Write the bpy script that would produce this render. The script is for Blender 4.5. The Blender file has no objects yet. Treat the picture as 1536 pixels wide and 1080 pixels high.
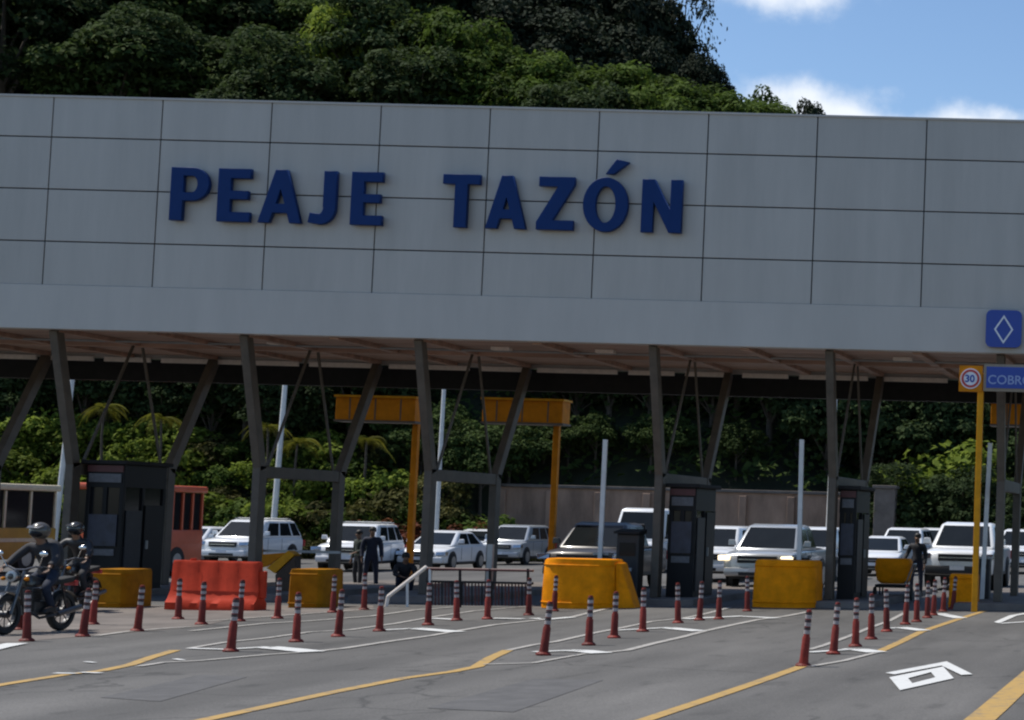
import bpy, bmesh, math, random
import numpy as np
from mathutils import Vector, Matrix
random.seed(7); rng = np.random.default_rng(7)
S = bpy.context.scene; COL = S.collection
PI = math.pi
# ------------------------------------------------------------------ camera numbers
F, XP, YP, PIT, ROLL, H = 2750.0, 1790.6, 631.5, 0.0594, 0.0257, 1.85
CS = 0.013                                     # the plaza falls gently towards the left
cr, sr, cp, sp = math.cos(ROLL), math.sin(ROLL), math.cos(PIT), math.sin(PIT)
def ray(px, py):
    dx, dy = px - XP, py - YP
    a = dx*cr + dy*sr; b = -dx*sr + dy*cr
    u = -b/F
    return Vector((a/F, cp - u*sp, sp + u*cp))
def gz(x): return CS*max(-60.0, min(60.0, x))
def G(px, py, dz=0.0):
    d = ray(px, py); t = (dz - H)/(d.z - CS*d.x)
    return Vector((0, 0, H)) + d*t
def P(px, py, Y):
    d = ray(px, py); return Vector((0, 0, H)) + d*(Y/d.y)

# ------------------------------------------------------------------ materials
def lin(c): return tuple(c) + (1.0,) if len(c) == 3 else c
MATS = {}
def mat(name, col, rough=.6, metal=0.0, var=.12, scale=6.0, bump=0.0, bscale=60.0, coat=0.0, emit=None, estr=0.0, spec=.5, island=0.0, stretch=None, obj_rand=0.0):
    if name in MATS: return MATS[name]
    m = bpy.data.materials.new(name); m.use_nodes = True; MATS[name] = m
    N, L = m.node_tree.nodes, m.node_tree.links; b = N['Principled BSDF']
    b.inputs['Roughness'].default_value = rough; b.inputs['Metallic'].default_value = metal
    b.inputs['Specular IOR Level'].default_value = spec
    if coat: b.inputs['Coat Weight'].default_value = coat; b.inputs['Coat Roughness'].default_value = .08
    tc = N.new('ShaderNodeTexCoord'); src = tc.outputs['Object']
    if stretch:
        mp = N.new('ShaderNodeMapping'); mp.inputs['Scale'].default_value = stretch; L.new(src, mp.inputs['Vector']); src = mp.outputs['Vector']
    n = N.new('ShaderNodeTexNoise'); n.inputs['Scale'].default_value = scale; n.inputs['Detail'].default_value = 6; n.inputs['Roughness'].default_value = .65
    L.new(src, n.inputs['Vector'])
    mx = N.new('ShaderNodeMix'); mx.data_type = 'RGBA'
    mx.inputs[6].default_value = lin([max(0, c*(1-var)) for c in col]); mx.inputs[7].default_value = lin([min(1, c*(1+var)) for c in col])
    rp = N.new('ShaderNodeMapRange'); rp.inputs[1].default_value = .3; rp.inputs[2].default_value = .7
    L.new(n.outputs['Fac'], rp.inputs[0]); L.new(rp.outputs[0], mx.inputs[0])
    out = mx.outputs[2]
    if island or obj_rand:
        hv = N.new('ShaderNodeHueSaturation')
        if island: g = N.new('ShaderNodeNewGeometry'); r = g.outputs['Random Per Island']; amt = island
        else: g = N.new('ShaderNodeObjectInfo'); r = g.outputs['Random']; amt = obj_rand
        mr = N.new('ShaderNodeMapRange'); mr.inputs[3].default_value = 1-amt; mr.inputs[4].default_value = 1+amt
        L.new(r, mr.inputs[0]); L.new(mr.outputs[0], hv.inputs['Value']); L.new(out, hv.inputs['Color']); out = hv.outputs['Color']
    L.new(out, b.inputs['Base Color'])
    if bump:
        n2 = N.new('ShaderNodeTexNoise'); n2.inputs['Scale'].default_value = bscale; n2.inputs['Detail'].default_value = 4
        L.new(tc.outputs['Object'], n2.inputs['Vector'])
        bp = N.new('ShaderNodeBump'); bp.inputs['Strength'].default_value = bump; bp.inputs['Distance'].default_value = .02
        L.new(n2.outputs['Fac'], bp.inputs['Height']); L.new(bp.outputs['Normal'], b.inputs['Normal'])
    if emit: b.inputs['Emission Color'].default_value = lin(emit); b.inputs['Emission Strength'].default_value = estr
    return m
def leaf_mat(name, c1, c2, trans=.35):
    m = bpy.data.materials.new(name); m.use_nodes = True; N, L = m.node_tree.nodes, m.node_tree.links
    for n in list(N): N.remove(n)
    o = N.new('ShaderNodeOutputMaterial'); ms = N.new('ShaderNodeMixShader'); ms.inputs[0].default_value = trans
    d = N.new('ShaderNodeBsdfPrincipled'); d.inputs['Roughness'].default_value = .8; d.inputs['Specular IOR Level'].default_value = .12
    t = N.new('ShaderNodeBsdfTranslucent'); g = N.new('ShaderNodeNewGeometry'); oi = N.new('ShaderNodeObjectInfo')
    tc = N.new('ShaderNodeTexCoord'); nz = N.new('ShaderNodeTexNoise'); nz.inputs['Scale'].default_value = .9; nz.inputs['Detail'].default_value = 3
    L.new(tc.outputs['Object'], nz.inputs['Vector'])
    a1 = N.new('ShaderNodeMath'); a1.operation = 'MULTIPLY_ADD'; a1.inputs[1].default_value = .45; L.new(g.outputs['Random Per Island'], a1.inputs[0])
    mr = N.new('ShaderNodeMapRange'); mr.inputs[1].default_value = .35; mr.inputs[2].default_value = .7; mr.inputs[4].default_value = .6; L.new(nz.outputs['Fac'], mr.inputs[0]); L.new(mr.outputs[0], a1.inputs[2])
    mx = N.new('ShaderNodeMix'); mx.data_type = 'RGBA'; mx.inputs[6].default_value = lin(c1); mx.inputs[7].default_value = lin(c2); L.new(a1.outputs[0], mx.inputs[0])
    hv = N.new('ShaderNodeHueSaturation'); m2 = N.new('ShaderNodeMapRange'); m2.inputs[3].default_value = .7; m2.inputs[4].default_value = 1.35
    L.new(oi.outputs['Random'], m2.inputs[0]); L.new(m2.outputs[0], hv.inputs['Value']); L.new(mx.outputs[2], hv.inputs['Color'])
    L.new(hv.outputs['Color'], d.inputs['Base Color']); L.new(hv.outputs['Color'], t.inputs['Color'])
    L.new(d.outputs[0], ms.inputs[1]); L.new(t.outputs[0], ms.inputs[2]); L.new(ms.outputs[0], o.inputs[0])
    return m

M_panel = mat('aluminium_panel', (.425,.395,.355), .42, 0.0, .08, 1.6, island=.03, stretch=(1.3,1,.16))
M_band = mat('fascia_aluminium', (.45,.42,.38), .42, 0.0, .06, 1.0, stretch=(1.5,1,.3))
M_joint = mat('panel_joint', (.05,.055,.065), .8)
M_letter = mat('blue_lettering', (.001,.026,.125), .5, 0, .06, 4, spec=.2)
M_steel = mat('brown_painted_steel', (.10,.078,.06), .55, 0, .2, 3)
M_strut = mat('grey_brown_strut', (.088,.070,.052), .6, 0, .25, 3)
M_soffit = mat('brown_soffit', (.40,.25,.18), .6, 0, .35, 1.3, stretch=(.4,2.5,1))
M_trim = mat('pale_trim', (.78,.70,.62), .5)
M_dark = mat('dark_steel', (.018,.017,.017), .7, 0, .2, 5, spec=.2)
M_black = mat('black_plastic', (.012,.012,.014), .5)
M_glass = mat('dark_glass', (.010,.011,.014), .12, 0, .1, 2, spec=.2)
M_cglass = mat('car_glass', (.012,.014,.015), .08, 0, .15, 2, spec=.22)
M_rubber = mat('black_rubber', (.018,.018,.018), .8)
M_rim = mat('wheel_rim', (.35,.36,.37), .35, .7)
M_chrome = mat('chrome', (.6,.6,.6), .2, 1.0)
M_bar = mat('dark_metal_tube', (.12,.12,.125), .35, .8)
M_white = mat('white_car_paint', (.72,.73,.74), .3, 0, .03, 2, coat=.6)
M_silver = mat('silver_car_paint', (.40,.42,.44), .3, .3, .04, 2, coat=.6)
M_grey = mat('dark_grey_car_paint', (.045,.040,.038), .4, .1, .1, 2, coat=.2)
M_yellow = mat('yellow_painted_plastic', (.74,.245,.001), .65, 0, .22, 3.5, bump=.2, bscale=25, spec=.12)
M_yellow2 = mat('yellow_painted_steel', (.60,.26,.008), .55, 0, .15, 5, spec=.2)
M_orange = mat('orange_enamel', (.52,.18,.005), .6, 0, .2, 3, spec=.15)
M_yellow_shade = mat('shaded_yellow_plastic', (.30,.125,.004), .7, 0, .3, 3, bump=.2, bscale=20, spec=.1)  # barrier yellow darkened: shade put into the colour of the two left blocks
M_brown = mat('dark_brown_board', (.055,.032,.018), .7, 0, .3, 4)
M_frame = mat('pale_brown_frame', (.26,.21,.15), .6, 0, .15, 4)
M_text = mat('faded_sign_text', (.26,.33,.55), .5)
M_redpl = mat('red_orange_plastic', (.46,.043,.018), .65, 0, .22, 2.5, bump=.15, bscale=12, spec=.12)
M_del = mat('delineator_red', (.17,.021,.014), .6, 0, .3, 9, obj_rand=.35, spec=.25)
M_band_w = mat('reflective_band', (.34,.29,.28), .5, 0, .3, 30)
M_band_d = mat('dark_band', (.03,.018,.02), .5)
M_whitepole = mat('white_painted_pole', (.62,.62,.60), .45, 0, .12, 3)
M_pole = mat('galvanised_pole', (.30,.31,.31), .45, .3, .15, 3)
M_conc = mat('worn_concrete', (.135,.115,.10), .85, 0, .35, 1.1, bump=.2)
M_wall = mat('stained_wall', (.31,.20,.14), .85, 0, .4, .8, bump=.3, bscale=8, stretch=(1,1,.35))
M_bluesign = mat('blue_sign_sheet', (.008,.045,.30), .35, 0, .06, 3)
M_signwhite = mat('white_sign_sheet', (.70,.72,.76), .4)
M_signred = mat('red_sign_ring', (.45,.03,.03), .4)
M_busyel = mat('yellow_bus_paint', (.46,.26,.03), .4, 0, .12, 2)
M_busred = mat('red_bus_paint', (.55,.10,.04), .4, 0, .12, 2)
M_cream = mat('cream_paint', (.62,.55,.38), .5)
M_lamp = mat('lit_headlamp', (.9,.8,.6), .3, emit=(1,.80,.50), estr=1.6)
M_skin = mat('skin', (.22,.12,.075), .55)
M_hair = mat('black_hair', (.012,.010,.009), .6)
M_jackdark = mat('dark_jacket', (.02,.02,.024), .8, 0, .2, 15)
M_jackgrn = mat('grey_green_jacket', (.035,.045,.035), .8, 0, .2, 15)
M_navy = mat('navy_cloth', (.012,.016,.035), .8, 0, .2, 15)
M_jeans = mat('blue_jeans', (.010,.016,.034), .85, 0, .25, 15)
M_shoe = mat('dark_shoes', (.015,.013,.012), .6)
M_helmet = mat('helmet_shell', (.075,.065,.055), .3, 0, .1, 4, coat=.4)
M_helmetb = mat('dark_helmet_shell', (.02,.02,.022), .25, coat=.5)
M_bike = mat('black_bike_paint', (.018,.02,.022), .3, 0, .1, 4, coat=.5)
M_engine = mat('engine_metal', (.06,.06,.062), .45, .7)
M_bark = mat('bark', (.075,.058,.042), .9, 0, .3, 5, bump=.4, bscale=15)
M_soil = mat('hillside_soil', (.016,.020,.008), .95, 0, .5, .5)
M_boothp = mat('booth_cladding', (.009,.009,.010), .5, 0, .15, 3, spec=.2)
M_boothg = mat('booth_grey_panel', (.030,.030,.034), .5, 0, .2, 5, spec=.3)
M_poster = mat('faded_poster', (.025,.028,.045), .5, 0, .5, 4)
M_posterw = mat('pale_notice', (.09,.09,.10), .5, 0, .3, 12)
M_boothred = mat('dark_red_band', (.07,.012,.012), .5)

def paint_mat(name, col, wear=.35):
    m = bpy.data.materials.new(name); m.use_nodes = True; N, L = m.node_tree.nodes, m.node_tree.links; b = N['Principled BSDF']
    b.inputs['Roughness'].default_value = .7
    tc = N.new('ShaderNodeTexCoord'); n = N.new('ShaderNodeTexNoise'); n.inputs['Scale'].default_value = 5; n.inputs['Detail'].default_value = 8; n.inputs['Roughness'].default_value = .75
    L.new(tc.outputs['Object'], n.inputs['Vector'])
    mr = N.new('ShaderNodeMapRange'); mr.inputs[1].default_value = .50; mr.inputs[2].default_value = .72; mr.inputs[4].default_value = wear*2; mr.clamp = True
    L.new(n.outputs['Fac'], mr.inputs[0])
    mx = N.new('ShaderNodeMix'); mx.data_type = 'RGBA'; mx.inputs[6].default_value = lin(col); mx.inputs[7].default_value = (.12,.115,.11,1)
    L.new(mr.outputs[0], mx.inputs[0]); L.new(mx.outputs[2], b.inputs['Base Color'])
    return m
M_lwhite = paint_mat('worn_white_road_paint', (.36,.34,.31), .6)
M_lbright = paint_mat('white_road_paint', (.58,.58,.56), .15)
M_lyellow = paint_mat('worn_yellow_road_paint', (.40,.25,.07), .55)
M_lpale = paint_mat('faded_yellow_road_paint', (.30,.24,.15), .5)

def asphalt():
    m = bpy.data.materials.new('asphalt'); m.use_nodes = True; N, L = m.node_tree.nodes, m.node_tree.links; b = N['Principled BSDF']
    b.inputs['Roughness'].default_value = .8; b.inputs['Specular IOR Level'].default_value = .35
    tc = N.new('ShaderNodeTexCoord')
    def noise(sc, stretch, det=5):
        mp = N.new('ShaderNodeMapping'); mp.inputs['Scale'].default_value = stretch; L.new(tc.outputs['Object'], mp.inputs['Vector'])
        n = N.new('ShaderNodeTexNoise'); n.inputs['Scale'].default_value = sc; n.inputs['Detail'].default_value = det; L.new(mp.outputs[0], n.inputs['Vector']); return n.outputs['Fac']
    a = noise(.9, (1,.10,1)); c = noise(.22, (1,.6,1)); d = noise(45, (1,1,1), 3); e = noise(2.2, (1,.25,1), 6)
    def rng_(x, lo, hi, o0, o1):
        r = N.new('ShaderNodeMapRange'); r.inputs[1].default_value = lo; r.inputs[2].default_value = hi; r.inputs[3].default_value = o0; r.inputs[4].default_value = o1; L.new(x, r.inputs[0]); return r.outputs[0]
    def mul(x, y):
        r = N.new('ShaderNodeMath'); r.operation = 'MULTIPLY'; L.new(x, r.inputs[0]); L.new(y, r.inputs[1]); return r.outputs[0]
    v = mul(mul(rng_(a,.3,.7,.70,1.16), rng_(c,.3,.7,.80,1.18)), mul(rng_(d,.3,.7,.74,1.26), rng_(e,.3,.75,.93,1.1)))
    nd = N.new('ShaderNodeTexNoise'); nd.inputs['Scale'].default_value = 1.3; nd.inputs['Detail'].default_value = 5; L.new(tc.outputs['Object'], nd.inputs['Vector'])
    ad = N.new('ShaderNodeMix'); ad.data_type = 'RGBA'; ad.inputs[0].default_value = .45; L.new(tc.outputs['Object'], ad.inputs[6]); L.new(nd.outputs['Color'], ad.inputs[7])
    vo = N.new('ShaderNodeTexVoronoi'); vo.feature = 'DISTANCE_TO_EDGE'; vo.inputs['Scale'].default_value = .55; L.new(ad.outputs[2], vo.inputs['Vector'])
    cm = N.new('ShaderNodeTexNoise'); cm.inputs['Scale'].default_value = .16; L.new(tc.outputs['Object'], cm.inputs['Vector'])
    crk = rng_(vo.outputs['Distance'], .004, .012, .62, 1.0); gate = rng_(cm.outputs['Fac'], .50, .56, 0, 1)
    g1 = N.new('ShaderNodeMath'); g1.operation = 'SUBTRACT'; g1.inputs[0].default_value = 1; L.new(gate, g1.inputs[1])
    g2 = N.new('ShaderNodeMath'); g2.operation = 'MAXIMUM'; L.new(crk, g2.inputs[0]); L.new(g1.outputs[0], g2.inputs[1])
    st = rng_(noise(2.6, (1,.35,1), 4), .60, .74, 1.0, .66)          # oil drips and rubber
    v = mul(v, mul(g2.outputs[0], st))
    mx = N.new('ShaderNodeMix'); mx.data_type = 'RGBA'; mx.blend_type = 'MULTIPLY'; mx.inputs[0].default_value = 1
    mx.inputs[6].default_value = (.104,.099,.092,1); L.new(v, mx.inputs[7]); L.new(mx.outputs[2], b.inputs['Base Color'])
    bp = N.new('ShaderNodeBump'); bp.inputs['Strength'].default_value = .25; bp.inputs['Distance'].default_value = .01; L.new(d, bp.inputs['Height']); L.new(bp.outputs[0], b.inputs['Normal'])
    return m
M_asphalt = asphalt()

# ------------------------------------------------------------------ mesh builder
def orient(d):
    d = Vector(d).normalized(); up = Vector((0,0,1)) if abs(d.z) < .95 else Vector((0,1,0))
    x = d.cross(up).normalized(); y = x.cross(d).normalized(); return x, y
class MB:
    def __init__(s): s.v = []; s.f = []
    def add(s, vs, fs):
        o = len(s.v); s.v += [tuple(v) for v in vs]; s.f += [tuple(i+o for i in f) for f in fs]; return s
    def box(s, x0, x1, y0, y1, z0, z1):
        return s.add([(x0,y0,z0),(x1,y0,z0),(x1,y1,z0),(x0,y1,z0),(x0,y0,z1),(x1,y0,z1),(x1,y1,z1),(x0,y1,z1)],
                     [(0,3,2,1),(4,5,6,7),(0,1,5,4),(1,2,6,5),(2,3,7,6),(3,0,4,7)])
    def hexa(s, b, t):     # four bottom corners, four top corners (both counter-clockwise from above)
        return s.add(list(b)+list(t), [(0,3,2,1),(4,5,6,7),(0,1,5,4),(1,2,6,5),(2,3,7,6),(3,0,4,7)])
    def quad(s, a, b, c, d): return s.add([a,b,c,d], [(0,1,2,3)])
    def slab(s, pts, n, t): # a polygon given depth t along n
        n = Vector(n).normalized()*t; k = len(pts); pts = [Vector(p) for p in pts]
        vs = pts + [p+n for p in pts]
        return s.add(vs, [tuple(range(k-1,-1,-1)), tuple(range(k,2*k))] + [(i,(i+1)%k,k+(i+1)%k,k+i) for i in range(k)])
    def beam(s, p0, p1, w, h):
        p0, p1 = Vector(p0), Vector(p1); x, y = orient(p1-p0); x = x*w/2; y = y*h/2
        return s.hexa([p0-x-y,p0+x-y,p0+x+y,p0-x+y], [p1-x-y,p1+x-y,p1+x+y,p1-x+y])
    def tube(s, p0, p1, r, r2=None, n=10, caps=True):
        r2 = r if r2 is None else r2; p0, p1 = Vector(p0), Vector(p1); x, y = orient(p1-p0)
        vs = [p0+(x*math.cos(2*PI*i/n)+y*math.sin(2*PI*i/n))*r for i in range(n)] + [p1+(x*math.cos(2*PI*i/n)+y*math.sin(2*PI*i/n))*r2 for i in range(n)]
        fs = [(i,(i+1)%n,n+(i+1)%n,n+i) for i in range(n)]
        if caps: fs += [tuple(range(n-1,-1,-1)), tuple(range(n,2*n))]
        return s.add(vs, fs)
    def path(s, pts, r, n=8):
        for a, b in zip(pts, pts[1:]): s.tube(a, b, r, n=n)
        return s
    def lathe(s, prof, c=(0,0,0), axis='z', n=20):
        c = Vector(c); vs = []; k = len(prof)
        for i in range(n):
            a = 2*PI*i/n
            for r, h in prof:
                p = (r*math.cos(a), r*math.sin(a), h)
                if axis == 'x': p = (h, p[0], p[1])
                if axis == 'y': p = (p[1], h, p[0])
                vs.append(c+Vector(p))
        fs = [(i*k+j, ((i+1)%n)*k+j, ((i+1)%n)*k+j+1, i*k+j+1) for i in range(n) for j in range(k-1)]
        return s.add(vs, fs)
    def ball(s, c, rx, ry=None, rz=None, n=12, m=8):
        ry = ry or rx; rz = rz or rx; c = Vector(c)
        vs = [c+Vector((0,0,rz))]
        for j in range(1, m):
            t = PI*j/m
            for i in range(n): vs.append(c+Vector((rx*math.sin(t)*math.cos(2*PI*i/n), ry*math.sin(t)*math.sin(2*PI*i/n), rz*math.cos(t))))
        vs.append(c-Vector((0,0,rz))); L = len(vs)-1
        fs = [(0,1+i,1+(i+1)%n) for i in range(n)] + [(L,L-n+(i+1)%n,L-n+i) for i in range(n)]
        for j in range(m-2):
            for i in range(n): fs.append((1+j*n+i, 1+(j+1)*n+i, 1+(j+1)*n+(i+1)%n, 1+j*n+(i+1)%n))
        return s.add(vs, fs)
    def build(s, name, m, parent=None, world=False, origin=None, bevel=0.0, seg=2, smooth=False):
        me = bpy.data.meshes.new(name); off = Vector((0,0,0))
        if world and parent is not None: off = Vector(parent.location)
        if origin is not None: off = Vector(origin)
        me.from_pydata([tuple(Vector(v)-off) for v in s.v], [], s.f)
        bm = bmesh.new(); bm.from_mesh(me); bmesh.ops.recalc_face_normals(bm, faces=bm.faces)
        if bevel:
            bmesh.ops.remove_doubles(bm, verts=bm.verts, dist=1e-5)
            es = [e for e in bm.edges if len(e.link_faces) == 2 and e.calc_face_angle(0) > .35]
            bmesh.ops.bevel(bm, geom=es, offset=bevel, segments=seg, affect='EDGES', clamp_overlap=True, profile=.5)
        bm.to_mesh(me); bm.free()
        if smooth:
            me.polygons.foreach_set('use_smooth', [True]*len(me.polygons))
            try: me.set_sharp_from_angle(angle=math.radians(40))
            except Exception: pass
        me.materials.append(m)
        o = bpy.data.objects.new(name, me); COL.objects.link(o)
        if origin is not None: o.location = origin
        if parent is not None: o.parent = parent
        return o
def tag(o, label=None, cat=None, group=None, kind=None):
    if label: o['label'] = label
    if cat: o['category'] = cat
    if group: o['group'] = group
    if kind: o['kind'] = kind
    return o
def thing(name, loc, label, cat, group=None, rz=0.0, sc=1.0):
    o = bpy.data.objects.new(name, None); COL.objects.link(o); o.location = loc; o.rotation_euler = (0,0,rz); o.scale = (sc,)*3
    o.empty_display_size = .3
    return tag(o, label, cat, group)
def copy_tree(o, parent=None):
    c = o.copy(); COL.objects.link(c)
    if parent is not None: c.parent = parent
    for ch in list(o.children): copy_tree(ch, c)
    return c
def curve_mesh(name, polys, m, parent, ext=.06, bev=.008, loc=(0,0,0), rot=(PI/2,0,0)):
    cu = bpy.data.curves.new(name, 'CURVE'); cu.dimensions = '2D'; cu.fill_mode = 'BOTH'; cu.extrude = ext; cu.bevel_depth = bev
    for p in polys:
        s = cu.splines.new('POLY'); s.points.add(len(p)-1); s.use_cyclic_u = True
        for i, (x, y) in enumerate(p): s.points[i].co = (x, y, 0, 1)
    return curve_obj(name, cu, m, parent, loc, rot)
def curve_obj(name, cu, m, parent, loc, rot):
    t = bpy.data.objects.new(name, cu); COL.objects.link(t)
    dg = bpy.context.evaluated_depsgraph_get(); me = bpy.data.meshes.new_from_object(t.evaluated_get(dg)); bpy.data.objects.remove(t)
    me.materials.clear(); me.materials.append(m); me.name = name
    o = bpy.data.objects.new(name, me); COL.objects.link(o); o.location = loc; o.rotation_euler = rot
    if parent is not None: o.parent = parent
    return o
def text_mesh(name, txt, size, m, parent, loc, rot=(PI/2,0,0), ext=.004, offset=.0):
    cu = bpy.data.curves.new(name, 'FONT'); cu.body = txt; cu.size = size; cu.extrude = ext; cu.offset = offset
    return curve_obj(name, cu, m, parent, loc, rot)

# ------------------------------------------------------------------ ground and road
def hill(x, y):
    def ss(a, b, t): t = min(1, max(0, (t-a)/(b-a))); return t*t*(3-2*t)
    left = ss(-33, -36, x)
    crest = 24.5 + .12*(-36-max(x,-70))
    side = 1-ss(-25, -16, x)
    y0 = 86 + 5*(1-left)
    base = gz(x) - .35
    if y < y0: return base
    foot = 3.2*(1-left)*(ss(-6,-13,x)*.75+.25)
    t = (y-y0)/(112-y0)
    hgt = crest*side + 7.0*(1-side)
    z = base + .35 + foot*min(1,(y-y0)/.5) + (hgt-foot)*min(1, t)
    if t > 1: z += min(y-112, 26)*(.62*(1-ss(-56,-44,x)) - .05)
    return z + .5*math.sin(x*.7+y*.3)*min(1,t*3)
b = MB()
xs = [-2500,-400,-60,60,400,2500]; ys = [-400,-30,84,400,4000]
b.add([(x,y,gz(x)-.05) for y in ys for x in xs], [(j*6+i,j*6+i+1,(j+1)*6+i+1,(j+1)*6+i) for j in range(4) for i in range(5)])
tag(b.build('ground', M_soil), kind='structure')
b = MB().add([(-60,-20,gz(-60)),(30,-20,gz(30)),(30,87,gz(30)),(-60,87,gz(-60))], [(0,1,2,3)])
tag(b.build('road', M_asphalt), kind='structure')
# hillside terrain
b = MB(); nx, ny = 66, 46; X0, X1, Y0, Y1 = -95., 45., 85.5, 175.
pts = [(X0+(X1-X0)*i/nx, Y0+(Y1-Y0)*(j/ny)) for j in range(ny+1) for i in range(nx+1)]
b.add([(x,y,hill(x,y)) for x,y in pts], [(j*(nx+1)+i,j*(nx+1)+i+1,(j+1)*(nx+1)+i+1,(j+1)*(nx+1)+i) for j in range(ny) for i in range(nx)])
tag(b.build('hillside', M_soil, smooth=True), kind='structure')

def strip(b, px, w, dz):
    p = [G(x, y, dz) for x, y in px]; L, R = [], []
    for i, q in enumerate(p):
        d = (p[min(i+1,len(p)-1)]-p[max(i-1,0)]); d.z = 0; d.normalize(); n = Vector((-d.y, d.x, 0))*w/2
        for A, k in ((L,1),(R,-1)):
            a = q + n*k; a.z = gz(a.x)+dz; A.append(a)
    k = len(p); b.add(L+R, [(i,i+1,k+i+1,k+i) for i in range(k-1)]); return b
def poly(b, px, dz): p = [G(x,y,dz) for x,y in px]; return b.add(p, [tuple(range(len(p)))])
# worn concrete apron on the far left island
b = MB(); poly(b, [(-60,985),(0,969),(60,960),(150,952),(250,944),(300,940),(346,929),(420,924),(560,915),(560,908),(-60,908)], .004)
tag(b.build('pavement', M_conc), kind='structure')
b = MB()
for px, w in [([(960,1082),(1080,1042),(1150,1018),(1203,999)], .16), ([(1318,977.5),(1352,962),(1381,947.6),(1436,929),(1477,916)], .15),
              ([(290,1083),(494,1039),(608,1016.6),(679,1007),(715,999.7),(736,986.6),(762,975)], .16),
              ([(-40,1035),(0,1027),(99,1011.4),(151,1006),(195,997),(227,985.6),(263,975)], .15), ([(1448,1098),(1490,1062),(1560,1000)], .30)]:
    strip(b, px, w, .008)
tag(b.build('lane_line', M_lyellow), kind='structure')
b = MB()
for px, w in [([(1214,999.5),(1266,990.6),(1318,977.5)], .10), ([(1214,974),(1235,968),(1271,955),(1303,942),(1334,931),(1357,919)], .10),
              ([(725,996),(764,995),(800,994),(850,985),(878,980)], .09), ([(762,975),(800,967),(834,962),(865,955),(899,947.6),(935,941),(977,932),(1026,927),(1060,920),(1094,911)], .11),
              ([(901,979),(940.6,975),(982,964.5),(1024,955),(1058,946),(1099,937),(1138,929),(1178,924),(1215,917)], .13),
              ([(284,972),(338,963),(400,956.7),(465,947.6),(525,944.5),(595,934.6),(647,925.5),(712,916),(800,908.5)], .11),
              ([(208,999),(247,993),(299,990.6),(400,981.5),(470,977)], .10),
              ([(470,977),(517,972),(582,962),(647,953),(686,946),(741,937),(800,930.7),(857,925.5),(904,914),(961,907)], .13),
              ([(146,953),(190,947),(250,942),(286,940)], .12), ([(286,946),(400,934.6),(465,931),(556,924),(621,915),(686,910)], .12), ([(300,932),(400,925),(478,919),(560,913)], .10)]:
    strip(b, px, w, .012)
tag(b.build('island_edge_line', M_lwhite), kind='structure')
b = MB()
for px, w in [([(1214,978),(1277,973.6),(1290,974)], .18), ([(1262,973.5),(1290,974.2),(1316,978)], .34), ([(1334,942),(1352,941),(1386,945.5)], .30), ([(1407,920),(1441,927)], .3),
              ([(800,977.5),(857,975),(875,976)], .16), ([(850,975.2),(875,976),(903,979.3)], .34), ([(925,945),(1003,941),(1012,942)], .16), ([(1000,941.3),(1050,946.3)], .32), ([(1026,928),(1110,924),(1165,927)], .3),
              ([(284,972),(338,973.6),(400,970),(410,971)], .16), ([(400,970.4),(440,974),(470,977.3)], .36), ([(577,944.5),(629,942),(640,943)], .16), ([(620,942),(686,947.6)], .34), ([(647,927),(684,929)], .22), ([(738,927),(785,928)], .24),
              ([(800,927),(818,929),(857,925.5)], .24), ([(-30,977),(0,969.7),(26,964.5)], .28), ([(131,993),(139,992.6)], .25), ([(263,989),(273,988.6)], .3), ([(93,1010),(103,1009)], .28), ([(131,1009),(141,1008)], .28)]:
    strip(b, px, w, .016)
tag(b.build('island_chevron', M_lbright), kind='structure')
b = MB()
for px in ([(640,1062),(800,1018),(905,1020),(770,1068)], [(150,1046),(300,1012),(372,1015),(240,1052)]): poly(b, px, .004)
tag(b.build('road_patch', mat('patched_asphalt', (.084,.081,.079), .85, 0, .25, 3, bump=.3)), kind='structure')
# painted diamond with a chevron round its far half
def z2(x, y): return (1136+x*.26042, 820+y*.26042)
b = MB()
o = [(760,752),(1070,690),(1132,757),(822,826)]; i_ = [(868,757),(1000,722),(1025,752),(893,786)]
po = [G(*z2(*q), .014) for q in o]; pi_ = [G(*z2(*q), .014) for q in i_]
b.add(po+pi_, [(k,(k+1)%4,4+(k+1)%4,4+k) for k in range(4)])
q = [(738,726),(1090,660),(1105,676),(790,735)]; poly(b, [z2(*k) for k in q], .014)
q = [(1090,660),(1240,734),(1175,738),(1062,685)]; poly(b, [z2(*k) for k in q], .018)
tag(b.build('painted_diamond', M_lbright), kind='structure')
b = MB(); strip(b, [(1545,932),(1500,935),(1497,933),(1520,923),(1545,919)], .16, .014)
tag(b.build('painted_diamond', M_lbright), kind='structure')

# ------------------------------------------------------------------ the toll gantry
FY, BY = 41.0, 48.2
ZT, ZR, ZB = 10.975, (10.05, 8.866, 7.68), 5.70
ZL = 6.70
gan = thing('toll_gantry', (-16,44.6,gz(-16)), 'long grey panelled toll plaza roof carrying big blue letters over the lanes', 'toll gantry')
XS = [-25.96+2.4695*k for k in range(-5, 16)]
XL, XR = XS[0], XS[-1]
b = MB(); zz = [ZT, ZR[0], ZR[1], ZR[2], ZL]; g = .014
for x0, x1 in zip(XS, XS[1:]):
    for z1, z0 in zip(zz, zz[1:]): b.box(x0+g, x1-g, FY, FY+.05, z0+(g if z0 != ZL else 0), z1-(g if z1 != ZT else 0))
b.build('panel_cladding', M_panel, gan, world=True, bevel=.004, seg=1)
MB().box(XL, XR, FY+.055, FY+.2, ZL, ZT-.02).build('panel_backing', M_joint, gan, world=True)
MB().box(XL, XR, FY-.02, FY+.3, ZB, ZL-.004).build('fascia_band', M_band, gan, world=True, bevel=.01)
MB().box(XL, XR, FY-.03, FY+.25, ZT-.015, ZT+.03).build('parapet_cap', M_band, gan, world=True)
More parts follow.
